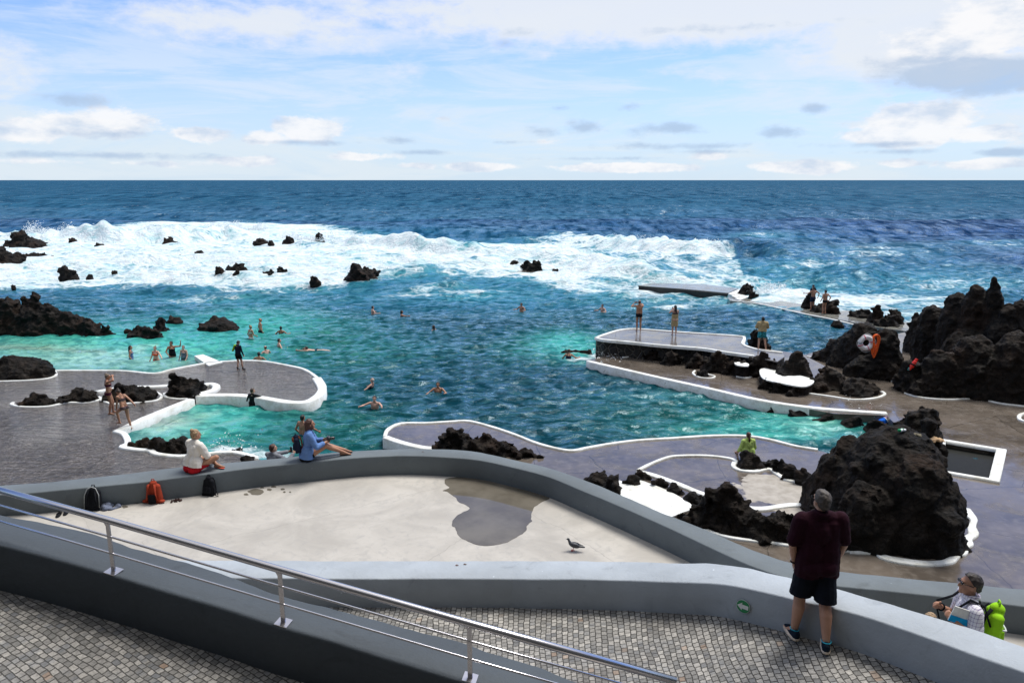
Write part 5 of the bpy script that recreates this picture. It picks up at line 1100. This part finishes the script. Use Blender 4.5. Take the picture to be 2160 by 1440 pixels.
# ---- belongings on the big boulder
def onrock(px,py,back=.0):
    l,n,d,ob=hit(px,py); return l-d*back, depth(l)/F
l,s_=onrock(1868,889,.08)
bg=empty('beach_bag',l,0,'bright blue beach bag with white band and pink top lying on the boulder','bag')
bl=cloth('bag_blue',(.012,.13,.62),.5); pk=cloth('bag_pink',(.70,.03,.16)); lil=cloth('bag_lilac',(.32,.22,.34))
blob('bag_body',[ell((-5*s_,0,-1*s_),(15*s_,.16,8.5*s_),Matrix.Rotation(-.55,3,'Y'),.7),ell((-10*s_,0,-5*s_),(11*s_,.14,6*s_),None,.8)],bl,.02,bg,[(Vector((3*s_,0,0)),Vector((.82,0,.55)))],disp=(T_cloth,.05))
blob('white_band',[ell((3*s_,-.02,0),(2.2*s_,.19,12*s_),Matrix.Rotation(-.6,3,'Y'),.8)],whitec,.016,bg)
blob('pink_panel',[ell((8*s_,-.02,-3*s_),(8*s_,.15,4.6*s_),Matrix.Rotation(.5,3,'Y'))],pk,.016,bg); blob('lilac_panel',[ell((8*s_,.03,4*s_),(12*s_,.14,5*s_),Matrix.Rotation(.55,3,'Y'))],lil,.016,bg,disp=(T_cloth,.04)); blob('blue_corner',[ell((17*s_,-.02,-5*s_),(7*s_,.12,3.6*s_),Matrix.Rotation(.15,3,'Y'))],cloth('corner_teal',(.02,.22,.45)),.016,bg)
l,s_=onrock(1902,910,.05)
sn=empty('sneaker',l,math.radians(-60),'white and green sneaker left on the boulder','shoe')
blob('shoe_upper',[cap((0,-.09,.04),.045,(0,.0,.045),.045),cap((0,0,.04),.045,(0,.14,.025),.035)],plain('sneaker_white',(.72,.72,.75),.5),.010,sn); link('green_heel',joinp([ell((0,-.11,.055),(.05,.045,.045)),ell((.0,.02,.06),(.05,.03,.028))]),cloth('sneaker_green',(.03,.30,.12)),sn)
l,s_=onrock(1932,916,.04); heap('cloth','khaki garment with sandals tucked between the two boulders','garment',l-Vector((0,0,.06)),(.20,.15),.16,cloth('khaki_net',(.13,.115,.08),.9),8)
l,s_=onrock(1972,926,.04); heap('cloth','tan cloth draped over the right shoulder of the boulder','cloth',l-Vector((0,0,.06)),(.26,.16),.22,cloth('tan_cloth',(.50,.34,.20),.15),11)
# leaf litter on wall tops
for (px,py,z,lab) in [(892,953,ZW,'tiny dry brown leaf on the curved wall'),(964,1192,CZ-Ht(964),'small dark leaf on the light wall'),(981,1190,CZ-Ht(981),'reddish leaf on the light wall beside the dark one')]:
    p=U(px,py,z+.002); o=link('leaf',mesh([p+Vector(v) for v in ((-.03,0,.004),(-.01,.014,.012),(.03,.004,.005),(.008,-.013,.010))],[(0,3,2,1)]),plain('dry_leaf',(.13,.05,.02)),smooth=False); tag(o,lab,'leaf')
# ================================================================ SKY AND LIGHT
wd=bpy.data.worlds.new('World'); scn.world=wd; wd.use_nodes=True; t=NT(wd.node_tree); t.n.clear()
SUN_EL=math.radians(64); SUN_AZ=math.radians(48)    # clockwise from +Y
sky=t.new('ShaderNodeTexSky',sky_type='NISHITA',sun_disc=False,sun_elevation=SUN_EL,sun_rotation=SUN_AZ); sky.air_density=1.0; sky.dust_density=.3; sky.ozone_density=2.5
co=t.new('ShaderNodeTexCoord').outputs['Generated']; sp=t.new('ShaderNodeSeparateXYZ'); t.put(sp.inputs[0],co); x,y,z=sp.outputs
hyp=t.math('SQRT',t.math('ADD',t.math('MULTIPLY',x,x),t.math('MULTIPLY',y,y)))
az=t.math('ARCTAN2',x,y); el=t.math('DIVIDE',z,t.math('MAXIMUM',hyp,.001))
cb=t.new('ShaderNodeCombineXYZ'); t.put(cb.inputs[0],az); t.put(cb.inputs[1],el); P=cb.outputs[0]
nz=t.noise(P,7.,7,.62,.3,stretch=(1,2.3,1)); nzf=t.noise(P,22,7,.65,.2,stretch=(1,1.9,1)); nw=t.noise(P,2.4,4,.6,out=1)
def azel(px,py):
    d=ray(px,py); h=math.hypot(d.x,d.y); return math.atan2(d.x,d.y),d.z/h
def blobsky(L,edge=.5):
    acc=None
    for (px,py,rx,ry,a) in L:
        cx,cy=azel(px,py); kx=math.atan2(1,F)*rx*.92; ky=ry/F*.97
        m=t.mapping(P,loc=(-cx/kx,-cy/ky,0),scale=(1/kx,1/ky,0))
        ln=t.new('ShaderNodeVectorMath',operation='LENGTH'); t.put(ln.inputs[0],m)
        v=t.ramp(ln.outputs['Value'],0.,1.35,a,0.,False); acc=v if acc is None else t.math('MAXIMUM',acc,v)
    return acc
def dens(acc,nf,lo,hi):
    k=t.math('ADD',acc,t.math('MULTIPLY',t.math('SUBTRACT',nf,.5),1.7)); return t.math('MULTIPLY',t.ramp(k,lo,hi),t.ramp(acc,0.,.12))
nmix=t.math('ADD',t.math('MULTIPLY',nz,.5),t.math('MULTIPLY',nzf,.5))
soft=dens(blobsky([(540,50,420,62,.85),(420,25,240,30,.6),(1500,10,900,85,1.3),(1150,40,330,55,.9),(2050,50,380,120,1.3),(850,150,110,26,.5),(1150,118,75,22,.55),(1500,160,400,40,.35),(1850,180,260,40,.5),(-500,100,500,90,1),(2900,80,600,160,1.2)]),nmix,.22,.75)
cum=dens(blobsky([(1930,262,150,48,1.05),(1840,285,110,22,.8),(2060,280,120,24,.8),(650,272,100,34,1.),(560,290,90,22,.8),(430,283,95,26,.9),(200,262,215,34,.85),(40,275,130,30,.85),(2010,95,170,55,.9),(2110,60,150,70,1.1),(1700,352,140,18,1.05),(1300,354,200,15,1.05),(1020,352,110,14,.95),(1500,330,90,16,.7),(760,330,120,14,.7),(520,340,100,16,.75),(1150,300,90,18,.55),(930,250,60,20,.45),(2090,345,150,16,.85),(1900,345,80,12,.8),(880,350,70,11,.7),(330,345,200,16,.55),(100,340,180,14,.6),(-300,300,250,40,.9),(2500,290,260,50,.9)]),nmix,.36,.56)
grey=dens(blobsky([(2060,155,200,36,1.05),(1960,130,140,22,.6),(2110,180,110,26,.9),(1410,272,130,22,.7),(1240,268,60,26,.62),(1320,228,70,18,.6),(1140,278,50,20,.55),(1660,278,70,20,.62),(1720,228,36,14,.6),(135,208,80,20,.66),(1065,92,36,15,.5),(840,296,60,13,.5),(900,322,90,8,.5),(2130,322,90,10,.7),(620,300,150,9,.55),(230,282,180,14,.5),(630,76,60,16,.42),(1100,70,200,16,.3),(1550,60,420,14,.35),(200,328,330,12,.6),(1500,308,330,13,.55),(1250,335,260,8,.5),(1900,320,150,8,.4),(1500,320,200,10,.5),(1100,300,200,9,.4),(300,325,250,8,.45),(1860,305,120,9,.5),(1180,228,40,9,.5)]),nmix,.22,.62)
hz=t.ramp(el,-.02,.26,1.,0.)
k=t.new('ShaderNodeMix',data_type='RGBA',blend_type='MULTIPLY'); t.put(k.inputs[0],1.); t.put(k.inputs[6],sky.outputs[0]); t.put(k.inputs[7],(.60,.76,1.12)); base=k.outputs[2]
base=t.mix(t.math('MULTIPLY',hz,.80),base,(4.0,4.8,5.6)); 
haze2=t.math('MULTIPLY',t.ramp(t.noise(P,4.,7,.65,.5,stretch=(1,6,1)),.42,.62),t.ramp(el,.0,.3,.75,.25)); base=t.mix(haze2,base,(4.6,5.1,5.5))
base=t.mix(t.math('MULTIPLY',soft,.92),base,(4.9,5.15,5.5)); 
shade=t.ramp(t.noise(P,14,5,.6,stretch=(1,2.2,1)),.4,.7); cc=t.mix(shade,(5.9,5.85,5.9),(3.6,4.2,5.1)); base=t.mix(t.math('MULTIPLY',cum,.85),base,cc)
base=t.mix(t.math('MULTIPLY',grey,.72),base,(2.5,3.3,4.5))
over_=t.ramp(el,.42,.95); base=t.mix(t.math('MULTIPLY',over_,.85),base,t.mix(t.ramp(t.noise(P,1.5,4),.35,.65),(4.2,4.3,4.4),(6.2,6.2,6.1)))
below=t.ramp(z,-.03,-.001,1,0); base=t.mix(below,base,(.8,1.3,1.7))
bgn=t.new('ShaderNodeBackground'); t.put(bgn.inputs[0],base); bgn.inputs[1].default_value=.125; out=t.new('ShaderNodeOutputWorld'); t.l.new(bgn.outputs[0],out.inputs[0])
wd.cycles.sampling_method='MANUAL'; wd.cycles.sample_map_resolution=1024
sl=bpy.data.lights.new('sun','SUN'); so=bpy.data.objects.new('sun',sl); COL.objects.link(so); sl.energy=3.0; sl.angle=math.radians(24); sl.color=(1,.96,.90)
sd=Vector((math.sin(SUN_AZ)*math.cos(SUN_EL),math.cos(SUN_AZ)*math.cos(SUN_EL),math.sin(SUN_EL))); so.rotation_euler=sd.to_track_quat('Z','Y').to_euler()
scn.view_settings.view_transform='Standard'; scn.view_settings.look='None'; scn.view_settings.exposure=.42; scn.view_settings.gamma=1
scn.render.engine='CYCLES'; scn.cycles.max_bounces=6; scn.cycles.caustics_reflective=False; scn.cycles.caustics_refractive=False
